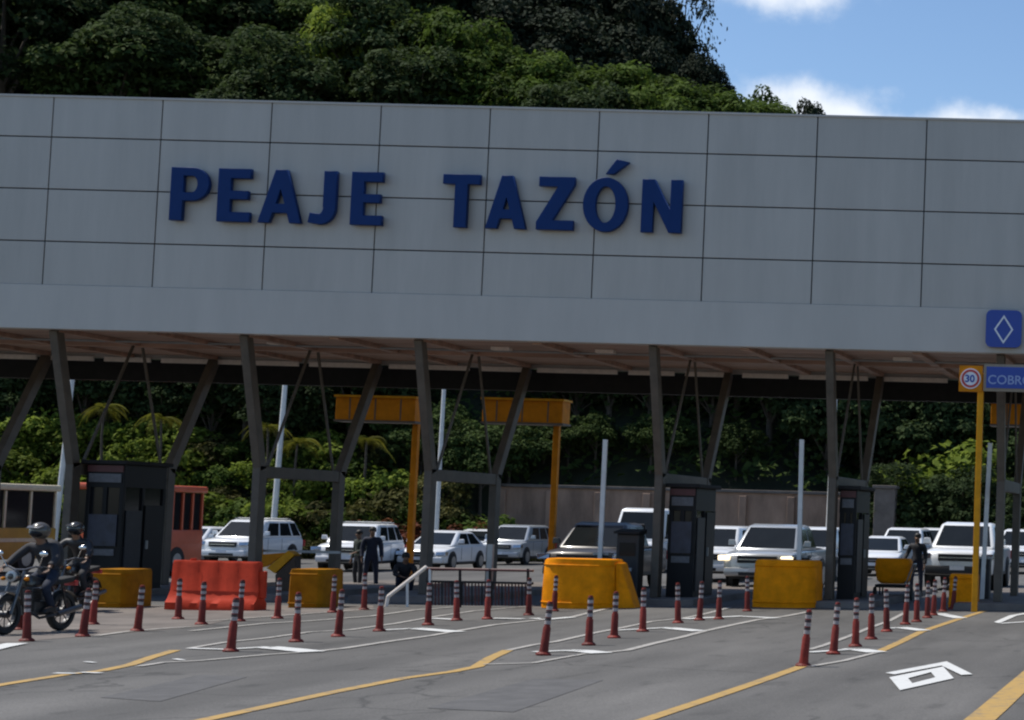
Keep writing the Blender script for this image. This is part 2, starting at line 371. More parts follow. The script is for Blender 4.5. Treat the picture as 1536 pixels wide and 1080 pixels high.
MB().box(XL, XR, FY+.31, BY, ZB+.06, ZB+.16).build('soffit', M_soffit, gan, world=True)
b = MB()
for y in (44.6,): b.box(XL, XR, y-.08, y+.08, ZB-.06, ZB+.058)
b.build('soffit_beam', M_soffit, gan, world=True)
for X in (-34.6, -32.4, -30.2, -28.0, -25.8, -23.6, -21.5, -19.5, -17.56, -14.9, -12.26, -10.2, -8.27, -6.3, -4.4, -2.2, 0.0, 2.2, 4.3):
    MB().box(X-.10, X+.10, FY+.32, BY-.11, ZB-.04, ZB+.055).build('cross_beam', M_soffit, gan, world=True)
MB().tube((XL,43.5,ZB-.02),(XR,43.5,ZB-.02),.03).build('conduit', M_pole, gan, world=True)
MB().box(XL, XR, FY+.21, BY, ZT-1.1, ZT-.9).build('roof_deck', M_band, gan, world=True)
MB().box(XL, XR, BY, BY+.2, ZB-.05, ZT-.3).build('rear_fascia', M_band, gan, world=True)
b = MB(); x = XL
while x < XR:
    w = random.choice((1.5,2.1,2.4)); b.box(x, min(XR,x+w-.3), BY-.10, BY-.02, ZB-.15, ZB-.03); x += w
b.build('pale_trim_strip', M_trim, gan, world=True)
MB().box(XL, XR, BY+.25, BY+.55, ZB-.62, ZB-.06).build('rear_beam', M_dark, gan, world=True)
for px, py in [(420,517),(755,519),(910,533),(1355,547)]:
    q = P(px, py, 43.4); MB().box(q.x-.22, q.x+.22, 43.2, 43.4, ZB-.02, ZB+.055).build('soffit_lamp', M_trim, gan, world=True)
for X in (-34.6, -30.2, -25.8, -21.5, -17.56, -12.26, -8.27, -4.4, 0.0, 4.3):
    g0 = gz(X); f = MB()
    cb = 2.95+g0*.6
    for y in (42.3, 46.25): f.box(X-.09, X+.09, y-.16, y+.16, g0+.15, cb)
    f.box(X-.08, X+.08, 42.47, 46.08, cb-.28, cb-.01)
    fo = f.build('support_post', M_strut, gan, world=True, bevel=.015)
    for p_, q_, w_, h_ in (((X,42.3,cb-.1),(X,41.35,ZB+.02),.18,.28), ((X,46.25,cb-.1),(X,48.1,ZB-.06),.18,.27)):
        MB().beam(p_, q_, w_, h_).build('splayed_strut', M_strut, fo, bevel=.015).location = tuple(-Vector(gan.location))
    for p_, q_ in (((X,42.65,cb),(X,44.45,ZB+.05)), ((X,45.9,cb),(X,44.75,ZB+.05))):
        MB().beam(p_, q_, .045, .06).build('thin_brace', M_strut, fo).location = tuple(-Vector(gan.location))
# lettering
def arc(cx, cy, rx, ry, a0, a1, n=14): return [(cx+rx*math.cos(math.radians(a0+(a1-a0)*i/n)), cy+ry*math.sin(math.radians(a0+(a1-a0)*i/n))) for i in range(n+1)]
def glyph(ch, w, h, t):        # outlines of a heavy sans capital, w x h, stem t
    q = t*.74
    if ch == 'E': return [[(0,0),(w,0),(w,q),(t,q),(t,h/2-q*.42),(w*.92,h/2-q*.42),(w*.92,h/2+q*.45),(t,h/2+q*.45),(t,h-q),(w*.98,h-q),(w*.98,h),(0,h)]]
    if ch == 'T': return [[((w-t)/2,0),((w+t)/2,0),((w+t)/2,h-q),(w,h-q),(w,h),(0,h),(0,h-q),((w-t)/2,h-q)]]
    if ch == 'P':
        r = h*.31; cy = h-r
        return [[(0,0),(t,0),(t,h-2*r)] + arc(w-r, cy, r, r, -90, 90) + [(0,h)], [(t,h-2*r+q*.85)] + arc(w-r*1.02, cy, r-t*.88, r-q*.85, -90, 90) + [(t,h-q*.85)]]
    if ch == 'A':
        d = t*.90; sl = .37*w; c0 = .19*h; c1 = c0+q*.95; X_ = lambda z: d+sl*z/h; zt_ = (w*.5-.012-d)/sl*h
        return [[(0,0),(d,0),(X_(c0),c0),(w-X_(c0),c0),(w-d,0),(w,0),(w-sl,h),(sl,h)], [(X_(c1),c1),(w-X_(c1),c1),(w*.5+.012,zt_),(w*.5-.012,zt_)]]
    if ch == 'J':
        return [[(w-t,h),(w,h),(w,h*.30)] + arc(w*.42, h*.30, w*.58, h*.31, 0, -95, 12) + [(0,.02*h),(.06*w,.19*h)] + arc(w*.40, h*.32, w*.62-t, h*.145, -100, 0, 8) + [(w-t,h*.32)]]
    if ch == 'Z': return [[(0,0),(w,0),(w,q),(t*1.25,q),(w,h-q*.8),(w,h),(.04*w,h),(.04*w,h-q),(w-t*1.3,h-q),(0,q*.8)]]
    if ch == 'N': return [[(0,0),(t*.92,0),(t*.92,h*.62),(w-t*1.0,0),(w,0),(w,h),(w-t*.92,h),(w-t*.92,h*.40),(t*1.0,h),(0,h)]]
    if ch == 'O': return [arc(w/2,h/2,w/2,h*.515,0,360,36)[:-1], arc(w/2,h/2,w/2-t*.98,h*.515-q*.95,0,360,36)[:-1]]
LY = FY-.185; zb = (P(265,330,LY).z+P(980,347,LY).z)/2; zt = (P(265,252,LY).z+P(980,269,LY).z)/2
LET = [('P',256,312),('E',327,375),('A',389,452),('J',464,503),('E',527,573),('T',664,718),('A',730,789),('Z',806,860),('O',875,941),('N',963,1022)]
for ch, l, r in LET:
    yy = 291+.024*(l-256); x0 = P(l,yy,LY).x; x1 = P(r,yy,LY).x
    polys = glyph(ch, x1-x0, zt-zb, .262)
    if ch == 'O': polys.append([((x1-x0)*.50,(zt-zb)*1.10),((x1-x0)*.66,(zt-zb)*1.10),((x1-x0)*.98,(zt-zb)*1.32),((x1-x0)*.72,(zt-zb)*1.37)])
    o = curve_mesh('letter', polys, M_letter, gan, ext=.055, bev=.012, loc=Vector((x0,FY-.13,zb))-Vector(gan.location))
    o['label'] = 'raised blue letter ' + ('Ó' if ch == 'O' else ch)
# blue diamond lane sign fixed on the band
q0 = P(1478,520,FY-.2); q1 = P(1533,466,FY-.2); w = q1.x-q0.x; hh = q1.z-q0.z
sg = thing('diamond_sign', (q0.x+w/2, FY-.16, q0.z), 'square blue sign with a white diamond outline, at the lower right of the roof band', 'sign')
def rrect(w, h, r, n=6):
    return [p for cx, cy, a in ((w-r,r,-90),(w-r,h-r,0),(r,h-r,90),(r,r,180)) for p in arc(cx,cy,r,r,a,a+90,n)]
curve_mesh('sign_panel', [rrect(w,hh,.13)], M_bluesign, sg, ext=.03, bev=.004, loc=(-w/2,0,0))
dm = lambda k: [(w*.5-.19*k*1.05,hh*.48),(w*.5,hh*.48-.30*k),(w*.5+.19*k*1.05,hh*.48),(w*.5,hh*.48+.30*k)]
curve_mesh('diamond_outline', [dm(1.08), dm(.86)], M_signwhite, sg, ext=.004, bev=0, loc=(-w/2,-.04,0))
MB().box(-w*.3,w*.3,.035,.139,.15,.25).box(-w*.3,w*.3,.035,.139,hh-.25,hh-.15).build('bracket', M_pole, sg)

# ------------------------------------------------------------------ islands, booths and island furniture
for i, (x0, x1) in enumerate([(-27.1,-24.5),(-22.9,-20.4),(-18.9,-16.4),(-13.95,-11.1),(-9.5,-7.1),(-5.3,-3.2),(-1.1,1.1)]):
    b = MB(); b.hexa([(x0,41.3,gz(x0)-.02),(x1,41.3,gz(x1)-.02),(x1,52,gz(x1)-.02),(x0,52,gz(x0)-.02)], [(x0+.03,41.33,gz(x0)+.15),(x1-.03,41.33,gz(x1)+.15),(x1-.03,52,gz(x1)+.15),(x0+.03,52,gz(x0)+.15)])
    tag(b.build('traffic_island', M_conc, bevel=.02), kind='structure')
def booth(x0, x1, ztop, label, y0=42.55, y1=44.3):
    g0 = gz(x0)+.15; t = thing('toll_booth', ((x0+x1)/2,(y0+y1)/2,g0), label, 'toll booth', 'toll booths under the roof')
    w = (x1-x0)/2; d = (y1-y0)/2; h = ztop-g0
    b = MB(); b.box(-w,w,-d,d,0,1.0); b.box(-w,w,-d,d,h-.55,h-.02)
    for sx in (-1,1):
        for y in (-d,-.1,d-.1): b.box(sx*w-(.1 if sx>0 else 0), sx*w+(0 if sx>0 else .1), y, y+.1, 1.0, h-.55)
    b.box(-.05,.05,-d,-d+.1,1,h-.55)
    b.build('booth_wall', M_boothp, t, bevel=.01)
    MB().box(-w+.04,w-.04,-d+.04,d-.04,1.0,h-.55).build('booth_glass', M_glass, t)
    MB().box(-w-.1,w+.1,-d-.12,d+.1,h-.02,h+.07).build('booth_roof', M_dark, t, bevel=.015)
    MB().box(-w+.02,w-.02,-d-.03,-d-.004,h-.20,h-.05).build('red_band', M_boothred, t)
    MB().box(-w+.06,w-.06,-d-.028,-d-.004,h-.44,h-.24).build('pale_header', M_posterw, t)
    MB().box(-w*.76,w*.76,-d-.028,-d-.004,1.02,1.75).build('poster', M_poster, t)
    MB().box(-w*.68,w*.68,-d-.028,-d-.004,.80,.95).build('notice', M_posterw, t)
    MB().box(w+.004,w+.03,-d+.12,-.12,.15,1.85).build('side_panel', M_boothg, t)
    b = MB().box(w+.004,w+.035,.0,.72,.05,1.98); dr = b.build('door', M_boothp, t)
    MB().box(w+.036,w+.07,.06,.12,.95,1.15).build('door_handle', M_pole, dr)
    return t
booth(-25.62,-24.75, 2.75, 'dark toll booth behind the motorcyclists, leftmost under the roof')
booth(-12.10,-11.48, 2.55, 'dark toll booth with posters between the dark and the silver pickup')
booth(-8.15,-7.76, 2.6, 'dark narrow toll booth behind the right half of the barrel shaped yellow barrier')
# payment machine left of the middle booth
kx = -12.82; t = thing('payment_machine', (kx,42.1,gz(kx)+.15), 'black payment machine standing just left of the poster covered booth', 'ticket machine')
MB().box(-.26,.26,-.22,.22,0,1.45).build('cabinet', M_black, t, bevel=.03)
MB().box(-.18,.18,-.235,-.222,.95,1.25).build('screen', M_glass, t); MB().box(-.12,.12,-.25,-.222,.6,.68).build('card_slot', M_pole, t)
MB().hexa([(-.29,-.34,1.452),(.29,-.34,1.452),(.29,.24,1.452),(-.29,.24,1.452)],[(-.29,-.34,1.5),(.29,-.34,1.5),(.29,.24,1.56),(-.29,.24,1.56)]).build('hood', M_dark, t)

def nose(px0, px1, ybase, h, depth, label, taper=.06, rnd=.62, m=M_yellow):
    a, c = G(px0, ybase), G(px1, ybase); y = (a.y+c.y)/2; w = (c.x-a.x)/2; cx = (a.x+c.x)/2
    t = thing('crash_barrier', (cx, y, gz(cx)), label, 'crash barrier', 'yellow barriers at the island ends')
    def plan(k):
        pts = []
        n = 10
        for i in range(n+1):
            an = PI + PI*i/n
            pts.append((w*k*math.copysign(abs(math.cos(an))**rnd, math.cos(an)), -depth*.4*abs(math.sin(an))**(1.0 if rnd < .9 else .8)))
        pts += [(w*k, depth*.6), (-w*k, depth*.6)]
        return pts
    p0 = plan(1.0); p1 = plan(1-taper); k = len(p0); b = MB()
    zs = [(0,1.0),(.08,1.0),(h*.5,1-taper*.2),(h-.05,1-taper*.8),(h,1-taper-.05)]
    vs = []
    for z, s_ in zs: vs += [(x, yy, z) for x, yy in plan(s_)]
    fs = [(j*k+i, j*k+(i+1)%k, (j+1)*k+(i+1)%k, (j+1)*k+i) for j in range(len(zs)-1) for i in range(k)]
    fs += [tuple(range(k-1,-1,-1)), tuple(range((len(zs)-1)*k, len(zs)*k))]
    b.add(vs, fs); b.build('barrier_shell', m, t, smooth=True)
    for z in (h*.12, h*.88):
        r = MB(); pp = [(x*1.004, yy-.012, z) for x, yy in plan(1-taper*z/h)[:11]]
        r.path([Vector(q) for q in pp], .018, n=6); r.build('moulded_rib', m, t)
    MB().box(-w*.9,w*.9,-.05,depth*.6-.02,-.02,.02).build('base_pad', M_rubber, t)
    return t
t3 = nose(808,926,912,1.06,1.15,'wide yellow crash barrier with a sloping right flank, in front of the dark grey pickup')
w3 = .86
MB().hexa([(w3-.06,-.02,0),(w3+.30,.20,0),(w3+.30,.68,0),(w3-.06,.68,0)],[(w3-.10,.05,1.0),(w3-.05,.20,.98),(w3-.05,.68,.98),(w3-.10,.68,1.0)]).build('side_wing', M_yellow, t3, bevel=.03)
nose(1125,1228,911,1.06,1.0,'barrel shaped yellow crash barrier in front of the silver pickup with lit headlights', rnd=1.0)
nose(1422,1466,912,.78,.75,'small yellow block barrier at the foot of the yellow sign post', rnd=.25)
nose(437,497,911,.80,1.0,'shaded yellow block barrier beside the striped delineators, right of the red water barrier', rnd=.2, m=M_yellow_shade)
nose(143,206,911,.78,1.0,'shaded yellow block barrier at the foot of the leftmost booth', rnd=.2, m=M_yellow_shade)
# red water filled barrier
a, c = G(257,914), G(409,914); cx = (a.x+c.x)/2; w = (c.x-a.x)/2
t = thing('water_barrier', (cx, a.y, gz(cx)), 'red orange plastic water barrier with a flared foot, left of the shaded yellow block', 'barrier')
b = MB(); prof = [(-.26,0),(-.26,.14),(-.20,.22),(-.10,.38),(-.115,.93),(-.09,.98),(.09,.98),(.115,.93),(.10,.38),(.20,.22),(.26,.14),(.26,0)]
k = len(prof); n = 26; vs = []
for i in range(n+1):
    u = -w + 2*w*i/n; e = min(1, (w-abs(u))/.12); sh = .90+.10*e
    gro = .012*math.sin(i*PI) ; 
    vs += [(u*(1 if z < .3 else (1-.07*(z-.3))), yy*(sh if z > .2 else 1)+ (.014 if (i % 6 in (2,3)) and .2 < z < .95 and yy < 0 else 0), z) for yy, z in prof]
fs = [(i*k+j,(i+1)*k+j,(i+1)*k+(j+1)%k,i*k+(j+1)%k) for i in range(n) for j in range(k)] + [tuple(range(k)), tuple(range(n*k+k-1,n*k-1,-1))]
b.add(vs, fs); b.build('barrier_shell', M_redpl, t, smooth=True)
MB().lathe([(0,.98),(.06,.98),(.06,1.02),(0,1.02)], (-.5,0,0), n=12).build('filler_cap', M_redpl, t)
MB().box(w-.04,w+.10,-.05,.05,.25,.8).build('link_lug', M_redpl, t, bevel=.02)
# yellow A-frame guard behind it
q = P(420,868,43.3); t = thing('guard_frame', (q.x,43.3,gz(q.x)+.0), 'yellow guard with a post and a sloping hazard board, behind the red barrier', 'guard rail')
g0 = gz(q.x); s = F/43.3
def LP(px, py, y=43.3): p = P(px, py, y); return Vector((p.x-q.x, y-43.3, p.z-g0))
MB().beam(LP(381,908)+Vector((0,.2,0)), LP(381,788)+Vector((0,.2,0)), .16, .14).build('post', M_yellow2, t, bevel=.01)
MB().slab([LP(400,852), LP(432,826), LP(442,832), LP(412,860)], (0,1,0), .3).build('hazard_board', M_yellow2, t)
MB().slab([LP(388,832), LP(428,829), LP(400,850), LP(388,852)], (0,1,0), .05).build('board', M_orange, t)
MB().slab([LP(413,862), LP(443,834), LP(441,912), LP(414,912)], (0,1,0), .28).build('skirt', M_brown, t)
MB().beam(LP(376,826)+Vector((0,.35,0)), LP(500,829)+Vector((0,.35,0)), .05, .06).build('rail', M_pole, t)
# hand rail island
q = G(700,914); t = thing('hand_rail', (q.x,q.y+.8,gz(q.x)), 'low dark red railing with a pale sloping hand rail at its left end', 'railing')
y = q.y+.8; g0 = gz(q.x)
def LR(px, py, dy=0): p = P(px, py, y+dy); return Vector((p.x-q.x, dy, p.z-g0))
MB().tube(LR(582,895), LR(640,850), .04).tube(LR(579,913), LR(582,895), .04).build('sloping_rail', M_trim, t)
for px in (645, 690, 735, 792): MB().tube(LR(px,912), LR(px,853), .03).build('post', M_whitepole if px == 645 else M_dark, t)
MB().tube(LR(640,853), LR(800,856), .03).build('rail', M_boothred, t); MB().tube(LR(640,872), LR(800,875), .025).build('rail', M_dark, t)
for i in range(30):
    px = 648+5.0*i; MB().tube(LR(px,908), LR(px,874), .016, n=6).build('baluster', M_boothred if i % 3 else M_dark, t)
MB().tube(LR(611,873), LR(611,912), .03).build('post', M_whitepole, t)
MB().box(LR(768,0).x-.06,LR(768,0).x+.06,.25,.35,.0,1.35).build('pale_post', M_pole, t)

# boom gates
bg = 'raised boom gates beside the booths'
def boom(px0, py0, px1, py1, Y, label):
    a = P(px1, py1, Y); c = P(px0, py0, Y); t = thing('boom_gate', (a.x,Y,gz(a.x)+.15), label, 'boom gate', bg); L0 = Vector(t.location)
    MB().box(-.16,.16,-.17,.17,0,.95).build('gate_housing', M_boothg, t, bevel=.02)
    b = MB().box(-.18,.18,-.19,.19,.95,1.0); b.build('housing_lid', M_pole, t)
    ar = MB().beam(Vector((a.x,Y-.23,a.z-.35))-L0, Vector((c.x,Y-.23,c.z))-L0, .105, .06).build('boom_arm', M_whitepole, t, bevel=.01)
    MB().lathe([(0,-.25),(.09,-.25),(.09,-.19),(0,-.19)], (0,0,.78), 'y', 12).build('pivot', M_dark, t)
boom(913,660,905,832,42.6,'white boom arm raised upright in front of the dark grey pickup')
boom(1206,660,1202,842,42.6,'white boom arm raised upright before the silver pickup windscreen')
boom(1487,665,1475,880,44.0,'white boom arm raised upright, leaning beside the yellow sign post')

# tall pale lamp posts behind
def lamppost(px0, py0, px1, py1, Y, r, label):
    a = P(px1, py1, Y); c = P(px0, py0, Y); d = (c-a)/(c.z-a.z); g0 = gz(a.x)
    base = a + d*(g0-a.z); t = thing('lamp_post', base, label, 'lamp post', 'pale lamp posts behind the plaza')
    top = d*9.2
    MB().tube((0,0,0), top, r*1.25, r*.9, n=12).build('pole', M_whitepole, t, smooth=True)
    ar = MB().tube(top*.985, top+Vector((-.9,-.5,.25)), .05).build('bracket_arm', M_whitepole, t)
    hd = top+Vector((-1.15,-.64,.27)); MB().hexa([hd+Vector(v) for v in ((-.32,-.1,-.05),(.32,-.1,-.05),(.32,.1,-.05),(-.32,.1,-.05))],[hd+Vector(v) for v in ((-.25,-.07,.06),(.25,-.07,.06),(.25,.07,.06),(-.25,.07,.06))]).build('lamp_head', M_pole, t)
    MB().lathe([(0,0),(.2,0),(.2,.04),(0,.04)], n=12).build('base_plate', M_pole, t)
lamppost(113,530,92,718,82,.10,'pale lamp post rising behind the yellow bus')
lamppost(429,560,413,755,84,.11,'pale lamp post rising behind the white off-roader')
lamppost(667,566,656,762,84,.09,'pale lamp post between the red leaved shrubs')
lamppost(1253,578,1248,690,80,.12,'thick pale lamp post just right of the boom arm before the silver pickup')

# overhead yellow lane boxes on posts
def lanebox(px0, px1, pyt, pyb, pole_px, Y, label, m=M_orange):
    a, c = P(px0, pyb, Y), P(px1, pyt, Y); pl = P(pole_px, pyb, Y); g0 = gz(pl.x)
    t = thing('lane_signal', (pl.x, Y, g0), label, 'lane sign', 'yellow box signs on posts'); L0 = Vector(t.location)
    MB().box(a.x-pl.x, c.x-pl.x, -.02, .6, a.z-g0, c.z-g0-.04).build('signal_box', m, t, bevel=.015)
    MB().box(a.x-pl.x-.04, c.x-pl.x+.04, -.07, .65, c.z-g0-.04, c.z-g0+.02).build('top_trim', M_yellow2, t)
    MB().box(a.x-pl.x-.03, c.x-pl.x+.03, -.05, .63, a.z-g0-.05, a.z-g0).build('bottom_trim', M_steel, t)
    for sx in (.18,.5,.82): MB().box(a.x-pl.x+(c.x-a.x)*sx-.018, a.x-pl.x+(c.x-a.x)*sx+.018, -.03, -.021, a.z-g0+.02, c.z-g0-.06).build('panel_joint', M_steel, t)
    MB().box(-.075,.075,.62,.80,0,c.z-g0-.05).build('post', m, t, bevel=.01)
    MB().box(-.22,.22,.5,.96,0,.05).build('base_plate', M_dark, t)
lanebox(503,624,596,629,609,51,'yellow box sign on a shaded post, left one of the two over the middle lanes')
lanebox(723,845,600,632,823,51,'yellow box sign on a yellow post, beside the dark grey pickup')
lanebox(1486,1620,606,636,1560,52,'brown orange box sign partly hidden behind the yellow sign post', M_orange)
# right hand yellow sign post
Y = 40.3; a = P(1462,905,Y); top = P(1472,560,Y); g0 = gz(a.x)
t = thing('lane_sign_post', (a.x,Y,g0), 'tall yellow post carrying a round limit sign and a blue lane board', 'sign post'); L0 = Vector((a.x,Y,g0))
MB().beam((0,0,0), top-L0+Vector((0,.0,0)), .125, .125).build('post', M_yellow2, t, bevel=.01)
q0, q1 = P(1438,587,Y-.15), P(1474,549,Y-.15); w = q1.x-q0.x; hh = q1.z-q0.z
pb = MB().box(q0.x-L0.x, q1.x-L0.x, -.16, -.09, q0.z-g0, q1.z-g0).build('limit_sign_board', M_orange, t)
cx, cz = (q0.x+q1.x)/2-L0.x, (q0.z+q1.z)/2-g0
MB().lathe([(0,-.18),(.225,-.18),(.225,-.165),(0,-.165)], (cx,0,cz), 'y', 28).build('sign_disc', M_signwhite, pb)
MB().lathe([(.15,-.188),(.20,-.188),(.20,-.182),(.15,-.182),(.15,-.188)], (cx,0,cz), 'y', 28).build('red_ring', M_signred, pb)
text_mesh('limit_number', '30', .22, M_bluesign, pb, (cx-.125,-.186,cz-.075), ext=.002, offset=.006)
q0, q1 = P(1475,583,Y-.15), P(1640,552,Y-.15)
bb = MB().box(q0.x-L0.x, q1.x-L0.x, -.15, -.08, q0.z-g0-.05, q1.z-g0+.03).build('board_frame', M_frame, t)
MB().box(q0.x-L0.x+.06, q1.x-L0.x-.06, -.17, -.152, q0.z-g0+.02, q1.z-g0-.03).build('blue_board', M_bluesign, bb)
text_mesh('board_lettering', 'COBRO', .28, M_text, bb, (q0.x-L0.x+.09,-.175,q0.z-g0+.11), ext=.002, offset=.002).scale = (1.0,1.0,1.0)
MB().box(q1.x-L0.x-.3, q1.x-L0.x-.16, .0, .15, 0, q1.z-g0).build('far_post', M_yellow2, t)

# ------------------------------------------------------------------ delineators
def delineator():
    t = thing('delineator', (0,0,0), 'x', 'delineator', 'delineator posts on the painted islands')
    MB().lathe([(0,0),(.105,0),(.105,.02),(.078,.045),(.0,.045)], n=16).build('base', M_del, t)
    MB().lathe([(.066,.04),(.058,.10),(.052,.38),(.040,.405),(.038,.72),(.030,.745),(0,.75)], n=14).build('post', M_del, t, smooth=True)
    for z in (.43,.53,.63):
        MB().lathe([(.0425,z),(.0425,z+.05)], n=14).build('reflective_band', M_band_w, t)
    for z in (.484,.584,.684):
        MB().lathe([(.0422,z),(.0422,z+.032)], n=14).build('dark_band', M_band_d, t)
    return t
proto = delineator(); used = False
ORD = 'first second third fourth fifth sixth seventh eighth ninth tenth eleventh twelfth thirteenth'.split()
ROWS = [('the rightmost painted island', [(1205,999.7),(1250,981.5),(1283,970),(1306.6,959),(1330,947.6),(1358,937),(1375,933),(1391,927),(1400,923),(1414.6,917.6),(1429,914)]),
        ('the painted island before the poster booth', [(815,983),(883,968),(921,957),(964,947.6),(1017,934.6),(1049,930.7),(1078,929),(1121,917),(1147.6,911)]),
        ('the painted island before the low railing', [(346,977.5),(444,963),(507,955),(569,947),(642,938),(685,931),(731,929),(793,923),(831,917)]),
        ('the pale island beside the motorcyclist', [(40,962),(29,945),(124,955),(139,937),(107,916),(206,947),(267,929),(302,937),(359,932),(416,928),(499,919),(546,915)])]
for row, pts_ in ROWS:
    for i, (x, y) in enumerate(pts_):
        o = copy_tree(proto) if used else proto; used = True
        q = G(x, y); o.location = q; o.rotation_euler = (random.gauss(0,.03), random.gauss(0,.035), random.uniform(0,6))
        o['label'] = 'red banded delineator, %s from near end of %s' % (ORD[i], row)

# ------------------------------------------------------------------ vehicles
def patch(c, u0, u1, v0, v1):
    a, b_, d, e = [Vector(p) for p in c]     # bottom-left, bottom-right, top-right, top-left
    f = lambda u, v: (a*(1-u)+b_*u)*(1-v) + (e*(1-u)+d*u)*v
    return [f(u0,v0), f(u1,v0), f(u1,v1), f(u0,v1)]
KINDS = {
 'suv':    dict(L=4.75,W=1.88,low=[(.10,.34),(0,.52),(.02,.80),(.10,.98),(.35,1.04),(1.20,1.10),(4.62,1.12),(4.75,1.02),(4.75,.45),(4.65,.36)], cab=(.95,4.68,1.85,4.28,1.09,1.76,.90,.70), wx=(.92,3.72), r=.37, win=[(.16,.44),(.48,.74),(.78,.95)]),
 'sedan':  dict(L=4.45,W=1.76,low=[(.10,.26),(0,.42),(.03,.62),(.14,.76),(.40,.84),(1.15,.93),(4.05,.98),(4.38,.94),(4.45,.80),(4.45,.40),(4.35,.28)], cab=(.92,4.15,1.95,3.30,.92,1.44,.84,.62), wx=(.86,3.50), r=.32, win=[(.14,.50),(.54,.86)]),
 'pickup': dict(L=5.30,W=1.90,low=[(.10,.42),(0,.55),(.02,.90),(.10,1.06),(.35,1.12),(1.25,1.17),(5.22,1.18),(5.30,1.10),(5.30,.55),(5.20,.44)], cab=(1.02,3.62,1.92,3.38,1.16,1.83,.91,.72), wx=(.98,4.20), r=.40, win=[(.20,.54),(.60,.94)]),
 'van':    dict(L=4.90,W=1.90,low=[(.08,.34),(0,.50),(.02,.90),(.08,1.10),(.18,1.16),(.40,1.20),(4.86,1.22),(4.90,1.1),(4.90,.45),(4.8,.36)], cab=(.30,4.86,.95,4.80,1.19,2.38,.92,.80), wx=(.85,3.75), r=.35, win=[(.12,.34),(.40,.65),(.70,.95)]),
}
